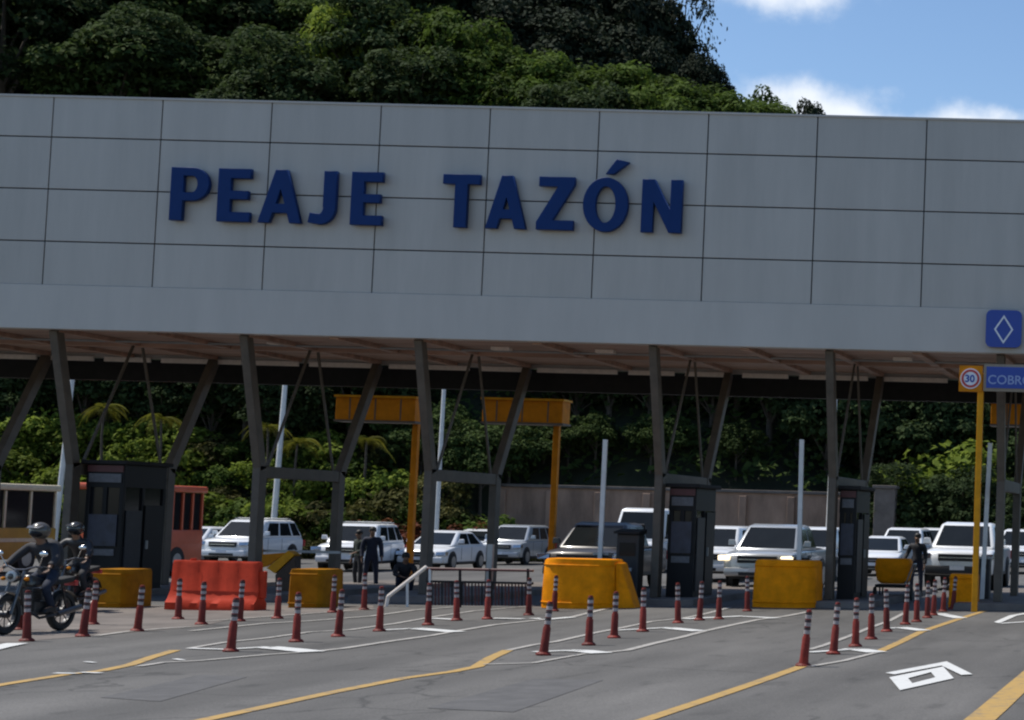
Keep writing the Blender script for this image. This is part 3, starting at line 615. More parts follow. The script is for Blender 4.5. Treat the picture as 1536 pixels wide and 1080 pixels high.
def vehicle(kind, paint, xc, yf, label, cat, name, yaw=0.0, sc=1.0, group='vehicles queueing through the toll plaza', lights=False, rack=False, bumper=None):
    K = KINDS[kind]; L, W = K['L'], K['W']; hw = W/2
    t = thing(name, (xc, yf, gz(xc)), label, cat, group, rz=yaw, sc=sc)
    b = MB(); k = len(K['low']); lo = K['low']
    # body shell: side outline swept across the width, drawn in at the nose and the sills
    st = [(-1.0,.0),(-.93,.0),(-.6,.0),(0,0),(.6,0),(.93,0),(1.0,0)]
    vs = []
    for u, _ in st:
        for (y, z) in lo:
            e = abs(u)
            nose = (.16*e**3 if y < .5 else (-.10*e**3 if y > L-.5 else 0))
            zz = z - (.05*e**4 if z > .8 else 0)
            x = u*hw*(1 - (.035 if z < .5 else 0) - (.02 if z > .95 else 0))
            vs.append((x, y+nose, zz))
    n = len(st)
    fs = [(i*k+j,(i+1)*k+j,(i+1)*k+(j+1)%k,i*k+(j+1)%k) for i in range(n-1) for j in range(k)] + [tuple(range(k)), tuple(range(n*k-1,(n-1)*k-1,-1))]
    b.add(vs, fs); body = b.build('body', paint, t, bevel=.055, seg=3, smooth=True)
    y0, y1, y2, y3, z0, z1, wb, wt = K['cab']; z0 -= .03
    B = [(-wb,y0,z0),(wb,y0,z0),(wb,y1,z0),(-wb,y1,z0)]; T = [(-wt,y2,z1),(wt,y2,z1),(wt,y3,z1),(-wt,y3,z1)]
    c = MB().hexa(B, T); cab = c.build('cabin', paint, t, bevel=.09, seg=3, smooth=True)
    rf = MB().hexa([(-wt+.05,y2+.08,z1-.01),(wt-.05,y2+.08,z1-.01),(wt-.05,y3-.08,z1-.01),(-wt+.05,y3-.08,z1-.01)], [(-wt+.12,y2+.22,z1+.035),(wt-.12,y2+.22,z1+.035),(wt-.12,y3-.2,z1+.03),(-wt+.12,y3-.2,z1+.03)]); rf.build('roof', paint, cab, smooth=True)
    def win(corners, rects, nm, nrm):
        for r in rects:
            q = patch(corners, *r); MB().slab([p - Vector(nrm)*.012 for p in q], nrm, .02).build(nm, M_cglass, t)
    nf = Vector((0,-(z1-z0),(y2-y0))).normalized()
    win([B[0],B[1],T[1],T[0]], [(.07,.93,.10,.90)], 'windscreen', nf)
    ns = Vector(((z1-z0),0,(wb-wt))).normalized()
    win([B[1],B[2],T[2],T[1]], [(u0,u1,.14,.86) for u0, u1 in K['win']], 'side_window', ns)
    win([B[3],B[0],T[0],T[3]], [(1-u1,1-u0,.14,.86) for u0, u1 in K['win']], 'side_window', Vector((-ns.x,0,ns.z)))
    win([B[2],B[3],T[3],T[2]], [(.1,.9,.2,.85)], 'rear_window', Vector((0,(z1-z0),(y1-y3))).normalized())
    for sx in (-1,1):      # doors' shut lines, arches, wheels, mirrors
        for wy in K['wx']:
            a = MB().lathe([(0,-.012),(K['r']*1.17,-.012),(K['r']*1.17,.008),(0,.008)], (sx*(hw-.002),wy,K['r']+.03), 'x', 20); a.build('wheel_arch', M_black, t)
            wh = MB().lathe([(.0,-.11),(K['r']*.72,-.11),(K['r']*.97,-.10),(K['r'],-.05),(K['r'],.05),(K['r']*.97,.10),(K['r']*.72,.11),(0,.11)], (sx*(hw-.075),wy,K['r']), 'x', 22).build('wheel', M_rubber, t, smooth=True)
            MB().lathe([(.0,.105),(K['r']*.62,.105),(K['r']*.66,.125),(0.08,.118),(0,.118)] if sx > 0 else [(.0,-.105),(K['r']*.62,-.105),(K['r']*.66,-.125),(.08,-.118),(0,-.118)], (sx*(hw-.075),wy,K['r']), 'x', 10).build('rim', M_rim, wh)
        zm = z0+.14; m = MB().hexa([(sx*hw+(-.02 if sx>0 else -.2),y0+.38,zm-.02),(sx*hw+(.2 if sx>0 else .02),y0+.38,zm-.02),(sx*hw+(.2 if sx>0 else .02),y0+.50,zm-.02),(sx*hw+(-.02 if sx>0 else -.2),y0+.50,zm-.02)],
            [(sx*hw+(.03 if sx>0 else -.19),y0+.39,zm+.14),(sx*hw+(.19 if sx>0 else -.03),y0+.39,zm+.14),(sx*hw+(.19 if sx>0 else -.03),y0+.50,zm+.14),(sx*hw+(.03 if sx>0 else -.19),y0+.50,zm+.14)]); m.build('mirror', paint if kind != 'van' else M_black, t, bevel=.02)
        zl = lo[3][1]-.20; hm = M_lamp if lights else M_chrome
        MB().hexa([(sx*hw*.90-.20,.06-.075,zl-.01),(sx*hw*.90+.10,.06+.04,zl),(sx*hw*.90+.10,.4,zl),(sx*hw*.90-.20,.4,zl)],[(sx*hw*.90-.22,.06-.03,zl+.13),(sx*hw*.90+.10,.06+.08,zl+.15),(sx*hw*.90+.10,.4,zl+.15),(sx*hw*.90-.22,.4,zl+.13)] ).build('headlight', hm, t, bevel=.015)
        MB().box(sx*hw*.9-.13,sx*hw*.9+.1,L-.06,L+.012,lo[3][1]-.25,lo[3][1]).build('tail_light', M_signred, t)
    zl = lo[3][1]-.24
    gr = MB().box(-hw*.56,hw*.56,-.022,.1,zl-.02,zl+.17).build('grille', M_black, t, bevel=.01)
    MB().box(-hw*.52,hw*.52,-.034,-.022,zl+.06,zl+.085).build('grille_bar', M_chrome, gr)
    zb_ = lo[0][1]; bp = MB().box(-hw*.93,hw*.93,-.06,.2,zb_+.02,zb_+.25).build('bumper', bumper or paint, t, bevel=.05, smooth=True)
    MB().box(-hw*.5,hw*.5,-.068,-.058,zb_+.04,zb_+.13).build('air_intake', M_black, bp)
    MB().box(-.2,.2,-.078,-.069,zb_+.14,zb_+.25).build('number_plate', M_signwhite, bp)
    MB().box(-hw*.85,hw*.85,.3,L-.3,zb_-.06,zb_+.1).build('underbody', M_black, t)
    for sx in (-1,1):
        for yy in [y0+.75+(y1-y0)*f for f in (0,.30)]: MB().box(sx*hw-.003,sx*hw+.003,yy,yy+.012,zb_+.12,z0-.02).build('shut_line', M_black, t)
        MB().box(sx*(hw-.02)-.02,sx*(hw-.02)+.02,K['wx'][0]+.5,K['wx'][1]-.5,zb_-.02,zb_+.06).build('sill', M_black, t)
    if kind == 'pickup':
        MB().box(-hw*.86,hw*.86,y1+.08,L-.12,1.178,1.186).build('bed_liner', M_black, t)
        if rack: MB().path([Vector((-wt,y1+.1,1.15)),Vector((-wt+.04,y1+.06,1.80)),Vector((wt-.04,y1+.06,1.80)),Vector((wt,y1+.1,1.15))], .035).build('roll_bar', M_black, t)
    if rack and kind != 'pickup':
        r = MB()
        for sx in (-1,1): r.tube((sx*(wt-.06),y2+.25,z1+.07),(sx*(wt-.06),y3-.25,z1+.07),.02)
        for yy in (y2+.5,y3-.5): r.tube((-wt+.06,yy,z1+.08),(wt-.06,yy,z1+.08),.02)
        r.build('roof_rack', M_pole, t)
    return t
vehicle('suv', M_white, -37.8, 71.8, 'white off-roader with black grille seen above the red water barrier', 'off-road car', 'off_road_car', rack=True)
vehicle('sedan', M_white, -41.9, 75.5, 'pale saloon half hidden left of the white off-roader, beside the red bus', 'car', 'saloon_car')
vehicle('suv', M_white, -29.8, 64.5, 'white estate with roof bars behind the two standing people', 'car', 'estate_car', yaw=.12, sc=.95, rack=True)
vehicle('sedan', M_white, -28.4, 67.8, 'white hatchback with swept headlights above the sloping hand rail', 'car', 'hatchback_car')
vehicle('suv', M_silver, -29.2, 77.6, 'silver off-roader behind the white hatchback', 'off-road car', 'off_road_car', sc=.95)
vehicle('sedan', M_white, -32.8, 84.0-1.5, 'pale saloon far back between the hatchback and the silver off-roader', 'car', 'saloon_car')
vehicle('pickup', M_grey, -16.35, 49.0, 'dark grey pickup truck behind the wide yellow barrier', 'pickup truck', 'pickup_truck', rack=True)
vehicle('van', M_white, -20.6, 68.0, 'white van with bright roof behind the dark grey pickup', 'van', 'delivery_van')
vehicle('suv', M_white, -15.45, 58.2, 'white off-roader showing just right of the booth with posters', 'off-road car', 'off_road_car')
vehicle('pickup', M_silver, -11.78, 50.0, 'silver pickup truck with lit headlights behind the barrel shaped barrier', 'pickup truck', 'pickup_truck', lights=True)
vehicle('suv', M_white, -12.75, 60.5, 'white off-roader queueing behind the silver pickup', 'off-road car', 'off_road_car')
vehicle('sedan', M_white, -11.6, 67.5, 'white saloon right of the narrow toll booth', 'car', 'saloon_car')
vehicle('suv', M_white, -11.85, 74.2, 'white off-roader far back, left of the person in black', 'off-road car', 'off_road_car')
vehicle('suv', M_white, -11.5, 81.0, 'white off-roader at the far end of the queue, left of the white pickup', 'off-road car', 'off_road_car')
vehicle('pickup', M_white, -6.78, 53.6, 'white pickup truck with black grille behind the yellow sign post', 'pickup truck', 'pickup_truck', sc=1.07, bumper=M_black)
vehicle('suv', M_white, -6.9, 73.0, 'white car behind the white pickup at the right edge', 'car', 'estate_car')

def bus(xr, yf, L, paint, roofm, label, name='open_sided_bus'):
    W = 2.2; t = thing(name, (xr-W/2, yf, gz(xr)), label, 'bus'); hw = W/2
    MB().box(-hw,hw,0,L,.45,1.45).build('body', paint, t, bevel=.05, smooth=True)
    MB().box(-hw+.06,hw-.06,.06,L-.06,1.455,2.62).build('window_band', M_glass, t)
    pm = roofm if roofm is M_cream else paint
    for sx in (-1,1):
        for i in range(7):
            y = .05+(L-.2)*i/6; MB().box(sx*(hw-.05)-.04,sx*(hw-.05)+.04,y,y+.09,1.452,2.62).build('pillar', pm, t)
    for x in (-hw*.5,-.04,hw*.5-.08): MB().box(x,x+.08,.0,.05,1.452,2.62).build('pillar', pm, t)
    MB().box(-hw-.06,hw+.06,-.12,L+.08,2.63,2.84).build('roof', roofm, t, bevel=.06, smooth=True)
    MB().box(-hw*.8,hw*.8,-.03,.0,.62,.9).build('grille', M_black, t)
    for sx in (-1,1):
        MB().lathe([(0,-.04),(.11,-.04),(.11,.02),(0,.02)], (sx*hw*.72,0,1.1), 'y', 14).build('headlight', M_chrome, t)
        for y in (1.2, L-1.5):
            w_ = MB().lathe([(0,-.13),(.44,-.12),(.47,-.05),(.47,.05),(.44,.12),(0,.13)], (sx*(hw-.1),y,.47), 'x', 20).build('wheel', M_rubber, t, smooth=True)
            MB().lathe([(0,sx*.14),(.25,sx*.132)], (sx*(hw-.1),y,.47), 'x', 12).build('rim', M_rim, w_)
    MB().box(-hw*.9,hw*.9,-.1,.1,.42,.62).build('bumper', M_dark, t, bevel=.03)
    MB().box(hw+.004,hw+.02,.2,L-.2,1.0,1.12).build('side_stripe', roofm, t)
bus(-37.2, 52.5, 7.8, M_busyel, M_cream, 'yellow bus with cream roof rail and slim pillars at the left edge')
bus(-31.9, 55.8, 3.6, M_busred, M_busred, 'red orange minibus glimpsed between the leftmost booth and the white off-roader')

# ------------------------------------------------------------------ people
def skin_mesh(name, nodes, edges, m, parent, sub=1, loc=(0,0,0)):
    keys = list(nodes); me = bpy.data.meshes.new(name); me.from_pydata([nodes[k][:3] for k in keys], [(keys.index(a), keys.index(b)) for a, b in edges], [])
    o = bpy.data.objects.new(name, me); COL.objects.link(o); md = o.modifiers.new('s', 'SKIN'); md.use_smooth_shade = True
    for i, k in enumerate(keys):
        sv = me.skin_vertices[0].data[i]; sv.radius = (nodes[k][3], nodes[k][4] if len(nodes[k]) > 4 else nodes[k][3]); sv.use_root = (i == 0)
    if sub: o.modifiers.new('d', 'SUBSURF').levels = sub
    dg = bpy.context.evaluated_depsgraph_get(); m2 = bpy.data.meshes.new_from_object(o.evaluated_get(dg)); bpy.data.objects.remove(o)
    m2.materials.clear(); m2.materials.append(m); o = bpy.data.objects.new(name, m2); COL.objects.link(o)
    if parent is not None: o.parent = parent
    o.location = loc; return o
BASE = dict(pelvis=(0,0,.93), waist=(0,0,1.08), chest=(0,0,1.28), neck=(0,0,1.45), headlow=(0,-.02,1.53), headtop=(0,-.01,1.64),
            shl=(-.18,0,1.39), ell=(-.24,.02,1.12), wrl=(-.25,-.06,.88), shr=(.18,0,1.39), elr=(.24,.02,1.12), wrr=(.25,-.06,.88),
            hipl=(-.10,0,.86), knl=(-.135,-.03,.47), anl=(-.15,.03,.08), hipr=(.10,0,.86), knr=(.13,-.01,.47), anr=(.145,-.03,.08))
def person(loc, label, pose={}, rz=0.0, top=M_jackdark, legs=M_navy, sc=1.0, head='hair', helm=None, backpack=None):
    J = dict(BASE); J.update(pose); J = {k: Vector(v) for k, v in J.items()}
    t = thing('person', loc, label, 'person', rz=rz, sc=sc)
    fwd = Vector((0,-1,0))
    R = dict(pelvis=(.115,.085), waist=(.105,.08), chest=(.13,.095), neck=(.052,.055), headlow=(.070,.078), headtop=(.078,.09), shl=.058, ell=.042, wrl=.030, shr=.058, elr=.042, wrr=.030, hipl=.076, knl=.052, anl=.038, hipr=.076, knr=.055, anr=.040)
    nodes = {}
    for k, v in J.items():
        r = R[k]; nodes[k] = (v.x, v.y, v.z) + (r if isinstance(r, tuple) else (r,))
    E_ = [('pelvis','waist'),('waist','chest'),('chest','neck'),('neck','headlow'),('headlow','headtop'),('chest','shl'),('shl','ell'),('ell','wrl'),('chest','shr'),('shr','elr'),('elr','wrr'),
          ('pelvis','hipl'),('hipl','knl'),('knl','anl'),('pelvis','hipr'),('hipr','knr'),('knr','anr')]
    hd = J['headlow']; nodes['nose'] = (hd.x, hd.y-.105, hd.z+.035, .014); E_.append(('headlow','nose'))
    for s in 'lr':
        an = J['an'+s]; nodes['toe'+s] = (an.x, an.y-.17, an.z-.045, .034); E_.append(('an'+s,'toe'+s))
        w = J['wr'+s]; d = (w-J['el'+s]).normalized(); sx = -1 if s == 'l' else 1
        palm = w + d*.075; nodes['palm'+s] = (palm.x,palm.y,palm.z,.026,.016); E_.append(('wr'+s,'palm'+s))
        side = Vector((0,1,0)) if abs(d.y) < .8 else Vector((1,0,0)); side = (side - d*side.dot(d)).normalized()
        for i, ln in enumerate((.075,.085,.08,.06)):
            o_ = side*(.024*(i-1.5)/1.0*.75); k1 = palm + d*.035 + o_; k2 = k1 + d*ln*.5 + Vector((-sx*.008,0,0)); k3 = k2 + d*ln*.4 + Vector((-sx*.022,0,-.004))
            for nm, kk in (('a',k1),('b',k2),('c',k3)): nodes['f%s%d%s'%(s,i,nm)] = (kk.x,kk.y,kk.z,.0085)
            E_ += [('palm'+s,'f%s%da'%(s,i)),('f%s%da'%(s,i),'f%s%db'%(s,i)),('f%s%db'%(s,i),'f%s%dc'%(s,i))]
        th = w + d*.04 - side*.035; t2 = th + d*.035 - side*.012
        nodes['t'+s] = (th.x,th.y,th.z,.010); nodes['u'+s] = (t2.x,t2.y,t2.z,.009); E_ += [('wr'+s,'t'+s),('t'+s,'u'+s)]
    order = {'pelvis': nodes['pelvis']}; order.update(nodes)
    body = skin_mesh('body', order, E_, M_skin, t)
    segs = [(k1, k2, Vector(nodes[k1][:3]), Vector(nodes[k2][:3])) for k1, k2 in E_]
    def nearest(p):
        best = None
        for k1, k2, A, B in segs:
            d = B-A; u = max(0, min(1, (p-A).dot(d)/max(1e-9, d.length_squared))); q_ = (p-(A+d*u)).length - (.06 if k1 in ('waist','pelvis') and k2 in ('chest','waist') else 0)
            if best is None or q_ < best[0]: best = (q_, k1, k2, u)
        return best
    top_k = {('pelvis','waist'),('waist','chest'),('chest','shl'),('shl','ell'),('ell','wrl'),('chest','shr'),('shr','elr'),('elr','wrr')}
    leg_k = {('pelvis','hipl'),('hipl','knl'),('knl','anl'),('pelvis','hipr'),('hipr','knr'),('knr','anr')}
    me0 = body.data; cls = []
    for p_ in me0.polygons:
        _, k1, k2, u = nearest(p_.center); k = (k1, k2)
        cls.append('t' if (k in top_k and not (k == ('pelvis','waist') and u < .15)) or (k == ('chest','neck') and u < .93) else 'l' if k in leg_k or k == ('pelvis','waist') else '')
    for c_, nm, m_, off in (('t','jacket',top,.022), ('l','trousers',legs,.014)):
        idx = {}; vs = []; fs = []
        for p_, cc in zip(me0.polygons, cls):
            if cc != c_: continue
            f = []
            for vi in p_.vertices:
                if vi not in idx: idx[vi] = len(vs); vs.append(me0.vertices[vi].co + me0.vertices[vi].normal*off)
                f.append(idx[vi])
            fs.append(f)
        m2 = bpy.data.meshes.new(nm); m2.from_pydata(vs, [], fs); m2.polygons.foreach_set('use_smooth', [True]*len(fs)); m2.materials.append(m_)
        o2 = bpy.data.objects.new(nm, m2); COL.objects.link(o2); o2.parent = body
    for s in 'lr':
        an = J['an'+s]; MB().hexa([(an.x-.045,an.y-.21,an.z-.085),(an.x+.045,an.y-.21,an.z-.085),(an.x+.045,an.y+.07,an.z-.085),(an.x-.045,an.y+.07,an.z-.085)],[(an.x-.035,an.y-.17,an.z-.02),(an.x+.035,an.y-.17,an.z-.02),(an.x+.045,an.y+.06,an.z+.03),(an.x-.045,an.y+.06,an.z+.03)]).build('shoe', M_shoe, body, bevel=.02)
    hc = (J['headlow']+J['headtop'])/2 + Vector((0,0,.015))
    for sx in (-1,1):
        MB().ball(hc+Vector((sx*.033,-.088,.005)), .011, n=8, m=6).build('eye', M_black, body)
        MB().ball(hc+Vector((sx*.082,.012,-.005)), .012,.022,.034, n=8, m=6).build('ear', M_skin, body)
    MB().box(hc.x-.025,hc.x+.025,hc.y-.092,hc.y-.082,hc.z-.066,hc.z-.058).build('mouth', M_boothred, body)
    if helm is None:
        MB().ball(hc+Vector((0,.018,.035)), .094,.104,.088, n=14, m=9).build('hair', M_hair, body, smooth=True)
    else:
        hl = MB().ball(hc+Vector((0,.012,.035)), .145,.165,.14, n=18, m=10).build('helmet', helm, t, smooth=True)
        MB().ball(hc+Vector((0,-.045,.0)), .118,.118,.075, n=16, m=8).build('visor', M_glass, hl, smooth=True)
        MB().hexa([hc+Vector(v) for v in ((-.1,-.17,.07),(.1,-.17,.07),(.12,-.08,.09),(-.12,-.08,.09))],[hc+Vector(v) for v in ((-.1,-.17,.082),(.1,-.17,.082),(.12,-.08,.12),(-.12,-.08,.12))]).build('peak', helm, hl)
    if backpack:
        c = J['chest']; MB().ball(c+Vector((0,.20,-.08)), .19,.13,.27, n=14, m=9).build('backpack', backpack, t, smooth=True)
    return t
def stand(px, py, Y): q = P(px, py, Y); return Vector((q.x, Y, gz(q.x)))
p0 = stand(556, 860, 49.0); p0.z += 0
person(p0, 'person in dark navy clothes standing right beside a companion in grey green', rz=.5, sc=.97, top=M_navy)
person(stand(537,860,49.6), 'person in grey green jacket standing just left of a companion in navy', rz=-.6, sc=.92, top=M_jackgrn, legs=M_jackdark, pose=dict(wrr=(.20,-.22,1.05), headtop=(0,-.05,1.63)))
crouch = dict(pelvis=(0,.10,.34), waist=(0,.06,.48), chest=(0,-.06,.66), neck=(0,-.14,.80), headlow=(0,-.18,.88), headtop=(0,-.18,.99), shl=(-.18,-.08,.74), ell=(-.24,-.26,.54), wrl=(-.14,-.44,.50), shr=(.18,-.08,.74), elr=(.24,-.26,.54), wrr=(.14,-.44,.50),
              hipl=(-.10,.06,.32), knl=(-.16,-.30,.46), anl=(-.14,-.06,.09), hipr=(.10,.06,.32), knr=(.16,-.30,.46), anr=(.14,-.06,.09))
person(stand(606,870,45.0), 'person in dark clothes crouching behind the sloping hand rail', pose=crouch, rz=.5)
person(stand(1375,860,49.0), 'person in black standing beside the yellow handcart', rz=-.25, sc=.98, pose=dict(wrl=(-.32,-.2,.95), ell=(-.30,.02,1.14)))
# yellow tub on a handcart
q = stand(1340,880,46.0); t = thing('handcart', q, 'yellow rounded tub on a low dark handcart, left of the person in black', 'handcart')
tb = []
for z, w, d in ((.42,.30,.22),(.50,.40,.30),(.80,.46,.34),(.98,.45,.34),(1.05,.40,.30)): tb.append((z,w,d))
vs = []; n = 20
for z, w, d in tb:
    for i in range(n): a = 2*PI*i/n; c_, s_ = math.cos(a), math.sin(a); vs.append((w*math.copysign(abs(c_)**.55,c_), d*math.copysign(abs(s_)**.55,s_), z))
fs = [(j*n+i,j*n+(i+1)%n,(j+1)*n+(i+1)%n,(j+1)*n+i) for j in range(len(tb)-1) for i in range(n)] + [tuple(range(n-1,-1,-1)), tuple(range(4*n,5*n))]
MB().add(vs, fs).build('tub', M_yellow, t, smooth=True)
MB().box(-.42,.42,-.26,.26,.32,.40).build('cart_frame', M_dark, t, bevel=.01)
for sx in (-1,1): MB().lathe([(0,-.03),(.15,-.03),(.17,0),(.15,.03),(0,.03)], (sx*.46,0,.17), 'x', 16).build('wheel', M_rubber, t)
MB().path([Vector((.3,.2,.36)),Vector((.52,.22,.92)),Vector((.52,-.22,.92)),Vector((.3,-.2,.36))], .02).build('handle', M_pole, t)
MB().tube((-.3,-.22,.34),(-.3,-.22,0),.02).tube((-.3,.22,.34),(-.3,.22,0),.02).build('stand_leg', M_dark, t)

def motorcycle(loc, label, rz=0.0):
    t = thing('motorcycle', loc, label, 'motorcycle', 'motorcycles at the left lane', rz=rz)
    for y, nm in ((-.68,'front'),(.62,'rear')):
        wh = MB().lathe([(.235,-.045),(.29,-.055),(.315,-.03),(.32,0),(.315,.03),(.29,.055),(.235,.045)], (0,y,.32), 'x', 26).build('wheel', M_rubber, t, smooth=True)
        r = MB().lathe([(.20,-.03),(.24,-.03),(.24,.03),(.20,.03),(.20,-.03)], (0,y,.32), 'x', 26).lathe([(0,-.06),(.06,-.06),(.06,.06),(0,.06)], (0,y,.32), 'x', 12)
        for i in range(8): a = 2*PI*i/8; r.tube((0,y+.05*math.cos(a),.32+.05*math.sin(a)),(0,y+.21*math.cos(a),.32+.21*math.sin(a)),.009,n=6)
        r.build('rim', M_engine, wh)
        f = MB(); pr = [(.34+.012*(i%2==99), a) for i, a in enumerate(range(20,165,12))]
        vs = []
        for _, a in pr:
            for x in (-.07,0,.07): vs.append((x, y+(.355-.02*abs(x)/.07)*math.cos(math.radians(a)), .32+(.355-.02*abs(x)/.07)*math.sin(math.radians(a))))
        f.add(vs, [(i*3+j,i*3+j+1,(i+1)*3+j+1,(i+1)*3+j) for i in range(len(pr)-1) for j in range(2)]); f.build('mudguard', M_bike, t, smooth=True)
    for sx in (-1,1): MB().tube((sx*.09,-.68,.32),(sx*.09,-.42,.98),.024).build('fork_leg', M_bar, t)
    MB().path([Vector(v) for v in ((-.38,-.26,1.02),(-.22,-.36,1.05),(-.08,-.40,1.0),(.08,-.40,1.0),(.22,-.36,1.05),(.38,-.26,1.02))], .016).build('handlebar', M_bar, t)
    for sx in (-1,1):
        MB().tube((sx*.30,-.31,1.04),(sx*.39,-.25,1.02),.022).build('grip', M_rubber, t)
        m = MB().tube((sx*.26,-.34,1.05),(sx*.34,-.38,1.22),.008); m.ball((sx*.36,-.39,1.25),.07,.02,.045).build('mirror', M_chrome, t, smooth=True)
        MB().ball((sx*.19,-.50,.86),.035,.045,.03).build('indicator', M_orange, t, smooth=True)
    hl = MB().ball((0,-.53,.90),.10,.09,.10,n=16,m=10).build('headlight', M_bike, t, smooth=True)
    MB().lathe([(0,-.615),(.085,-.60),(.088,-.57)], (0,0,.90), 'y', 18).build('headlight_lens', M_rim, hl, smooth=True)
    MB().hexa([(-.13,-.30,.72),(.13,-.30,.72),(.11,.16,.72),(-.11,.16,.72)],[(-.10,-.28,.93),(.10,-.28,.93),(.07,.14,.84),(-.07,.14,.84)]).build('fuel_tank', M_bike, t, bevel=.05, seg=3, smooth=True)
    MB().hexa([(-.11,.12,.72),(.11,.12,.72),(.10,.78,.78),(-.10,.78,.78)],[(-.12,.14,.80),(.12,.14,.80),(.11,.80,.88),(-.11,.80,.88)]).build('saddle', M_rubber, t, bevel=.03, smooth=True)
    en = MB().box(-.14,.14,-.20,.20,.28,.50).box(-.10,.10,-.22,.0,.503,.70); 
    for z in (.53,.57,.61,.65): en.box(-.125,.125,-.24,.02,z,z+.012)
    en.build('engine', M_engine, t, bevel=.01, seg=1)
    MB().path([Vector(v) for v in ((.08,-.24,.52),(.12,-.32,.36),(.15,-.1,.24),(.16,.35,.28))], .022).tube((.16,.3,.28),(.17,.85,.38),.045).build('exhaust', M_bar, t)
    fr = MB()
    for a, b_ in (((0,-.40,.95),(0,-.26,.30)),((0,-.26,.30),(0,.30,.30)),((0,.30,.30),(0,.15,.74)),((0,-.38,.86),(0,.15,.74)),((0,.15,.74),(0,.80,.80)),((.07,.25,.34),(.07,.62,.32)),((-.07,.25,.34),(-.07,.62,.32)),((.09,.62,.34),(.09,.48,.74)),((-.09,.62,.34),(-.09,.48,.74))): fr.tube(a, b_, .018, n=8)
    fr.build('frame', M_bike, t)
    MB().box(-.09,.09,.80,.88,.72,.80).build('tail_light', M_signred, t)
    MB().box(-.26,.26,.0,.05,.30,.33).build('foot_peg', M_dark, t)
    return t
ride = dict(pelvis=(0,.30,.95), waist=(0,.26,1.08), chest=(0,.12,1.28), neck=(0,.04,1.43), headlow=(0,.0,1.50), headtop=(0,-.01,1.61), shl=(-.19,.10,1.37), ell=(-.34,-.06,1.17), wrl=(-.36,-.21,1.06), shr=(.19,.10,1.37), elr=(.34,-.06,1.17), wrr=(.36,-.21,1.06),
            hipl=(-.11,.26,.90), knl=(-.22,-.10,.72), anl=(-.20,.10,.40), hipr=(.11,.26,.90), knr=(.22,-.10,.72), anr=(.20,.10,.40))
q = G(38,950); q2 = Vector((q.x, q.y+.2, gz(q.x)))
motorcycle(q2, 'black motorcycle ridden past the delineators at the left edge', rz=-.05)
person(q2, 'motorcyclist in dark jacket, jeans and pale helmet riding at the left edge', pose=ride, rz=-.05, top=M_jackdark, legs=M_jeans, helm=M_helmet, backpack=M_jackdark, sc=1.0)
q = stand(108,880,35.5)
motorcycle(q, 'dark motorcycle further back, in front of the leftmost booth', rz=.05)
person(q, 'motorcyclist in black with a dark helmet in front of the leftmost booth', pose=ride, rz=.05, top=M_black, legs=M_jackdark, helm=M_helmetb)

# ------------------------------------------------------------------ walls behind
Y = 90.0; x0 = P(748,750,Y).x; x1 = P(1338,750,Y).x
t = thing('retaining_wall', ((x0+x1)/2, Y, gz(x0)), 'brown stained retaining wall with buttresses behind the queue of cars', 'wall'); hw = (x1-x0)/2
MB().box(-hw,hw,0,.5,-.2,3.55).build('wall_face', M_wall, t)
b = MB()
for i in range(9): x = -hw+.2+(2*hw-.4)*i/8; b.box(x-.18,x+.18,-.2,.02,-.2,3.4)
b.build('buttress', M_wall, t, bevel=.02)
MB().box(-hw-.1,hw+.1,-.12,.6,3.552,3.7).build('coping', M_conc, t, bevel=.02)
q = stand(1327,790,86.0); t = thing('concrete_pillar', q, 'pale grey concrete pillar at the right end of the retaining wall', 'pillar')
MB().box(-.48,.48,-.4,.4,0,3.6).build('shaft', M_conc, t, bevel=.03); MB().box(-.56,.56,-.48,.48,3.602,3.75).build('cap', M_conc, t, bevel=.02); MB().box(-.55,.55,-.47,.47,-.05,.15).build('plinth', M_conc, t)

# ------------------------------------------------------------------ vegetation
def leaf_arrays(c, nrm, size, aspect=.55):
    n = len(c); r = rng.normal(size=(n,3)); nrm = nrm/ (np.linalg.norm(nrm,axis=1,keepdims=True)+1e-9)
    u = np.cross(nrm, r); u /= np.linalg.norm(u,axis=1,keepdims=True)+1e-9; v = np.cross(nrm, u)
    s = (size*rng.uniform(.65,1.35,n))[:,None]
    a = c + u*s*.5; b_ = c + v*s*.5*aspect; d = c - u*s*.5; e = c - v*s*.5*aspect
    drop = nrm*s*.10
    return np.stack([a-drop, b_, d-drop, e], 1).reshape(-1,3)
def quads_obj(name, verts, m, parent=None):
    n = len(verts)//4; me = bpy.data.meshes.new(name); me.vertices.add(len(verts)); me.vertices.foreach_set('co', verts.astype(np.float32).ravel())
    me.loops.add(n*4); me.loops.foreach_set('vertex_index', np.arange(n*4, dtype=np.int32)); me.polygons.add(n)
    me.polygons.foreach_set('loop_start', np.arange(0,n*4,4,dtype=np.int32)); me.polygons.foreach_set('loop_total', np.full(n,4,dtype=np.int32)); me.update(calc_edges=True)
    me.materials.append(m); o = bpy.data.objects.new(name, me); COL.objects.link(o)
    if parent is not None: o.parent = parent
    return o
def clump_leaves(centers, radii, per, size):
    out = []
    for c, r in zip(centers, radii):
        n = max(8, int(per*r*r)); d = rng.normal(size=(n,3)); d[:,2] = np.abs(d[:,2])*.9 - .25; d /= np.linalg.norm(d,axis=1,keepdims=True)
        rad = r*rng.uniform(.72,1.05,n)[:,None]; p = c + d*rad*np.array([1,1,.75])
        nr = d*.75 + np.array([0,0,.55]) + rng.normal(size=(n,3))*.38
        out.append(leaf_arrays(p, nr, size))
    return np.concatenate(out)
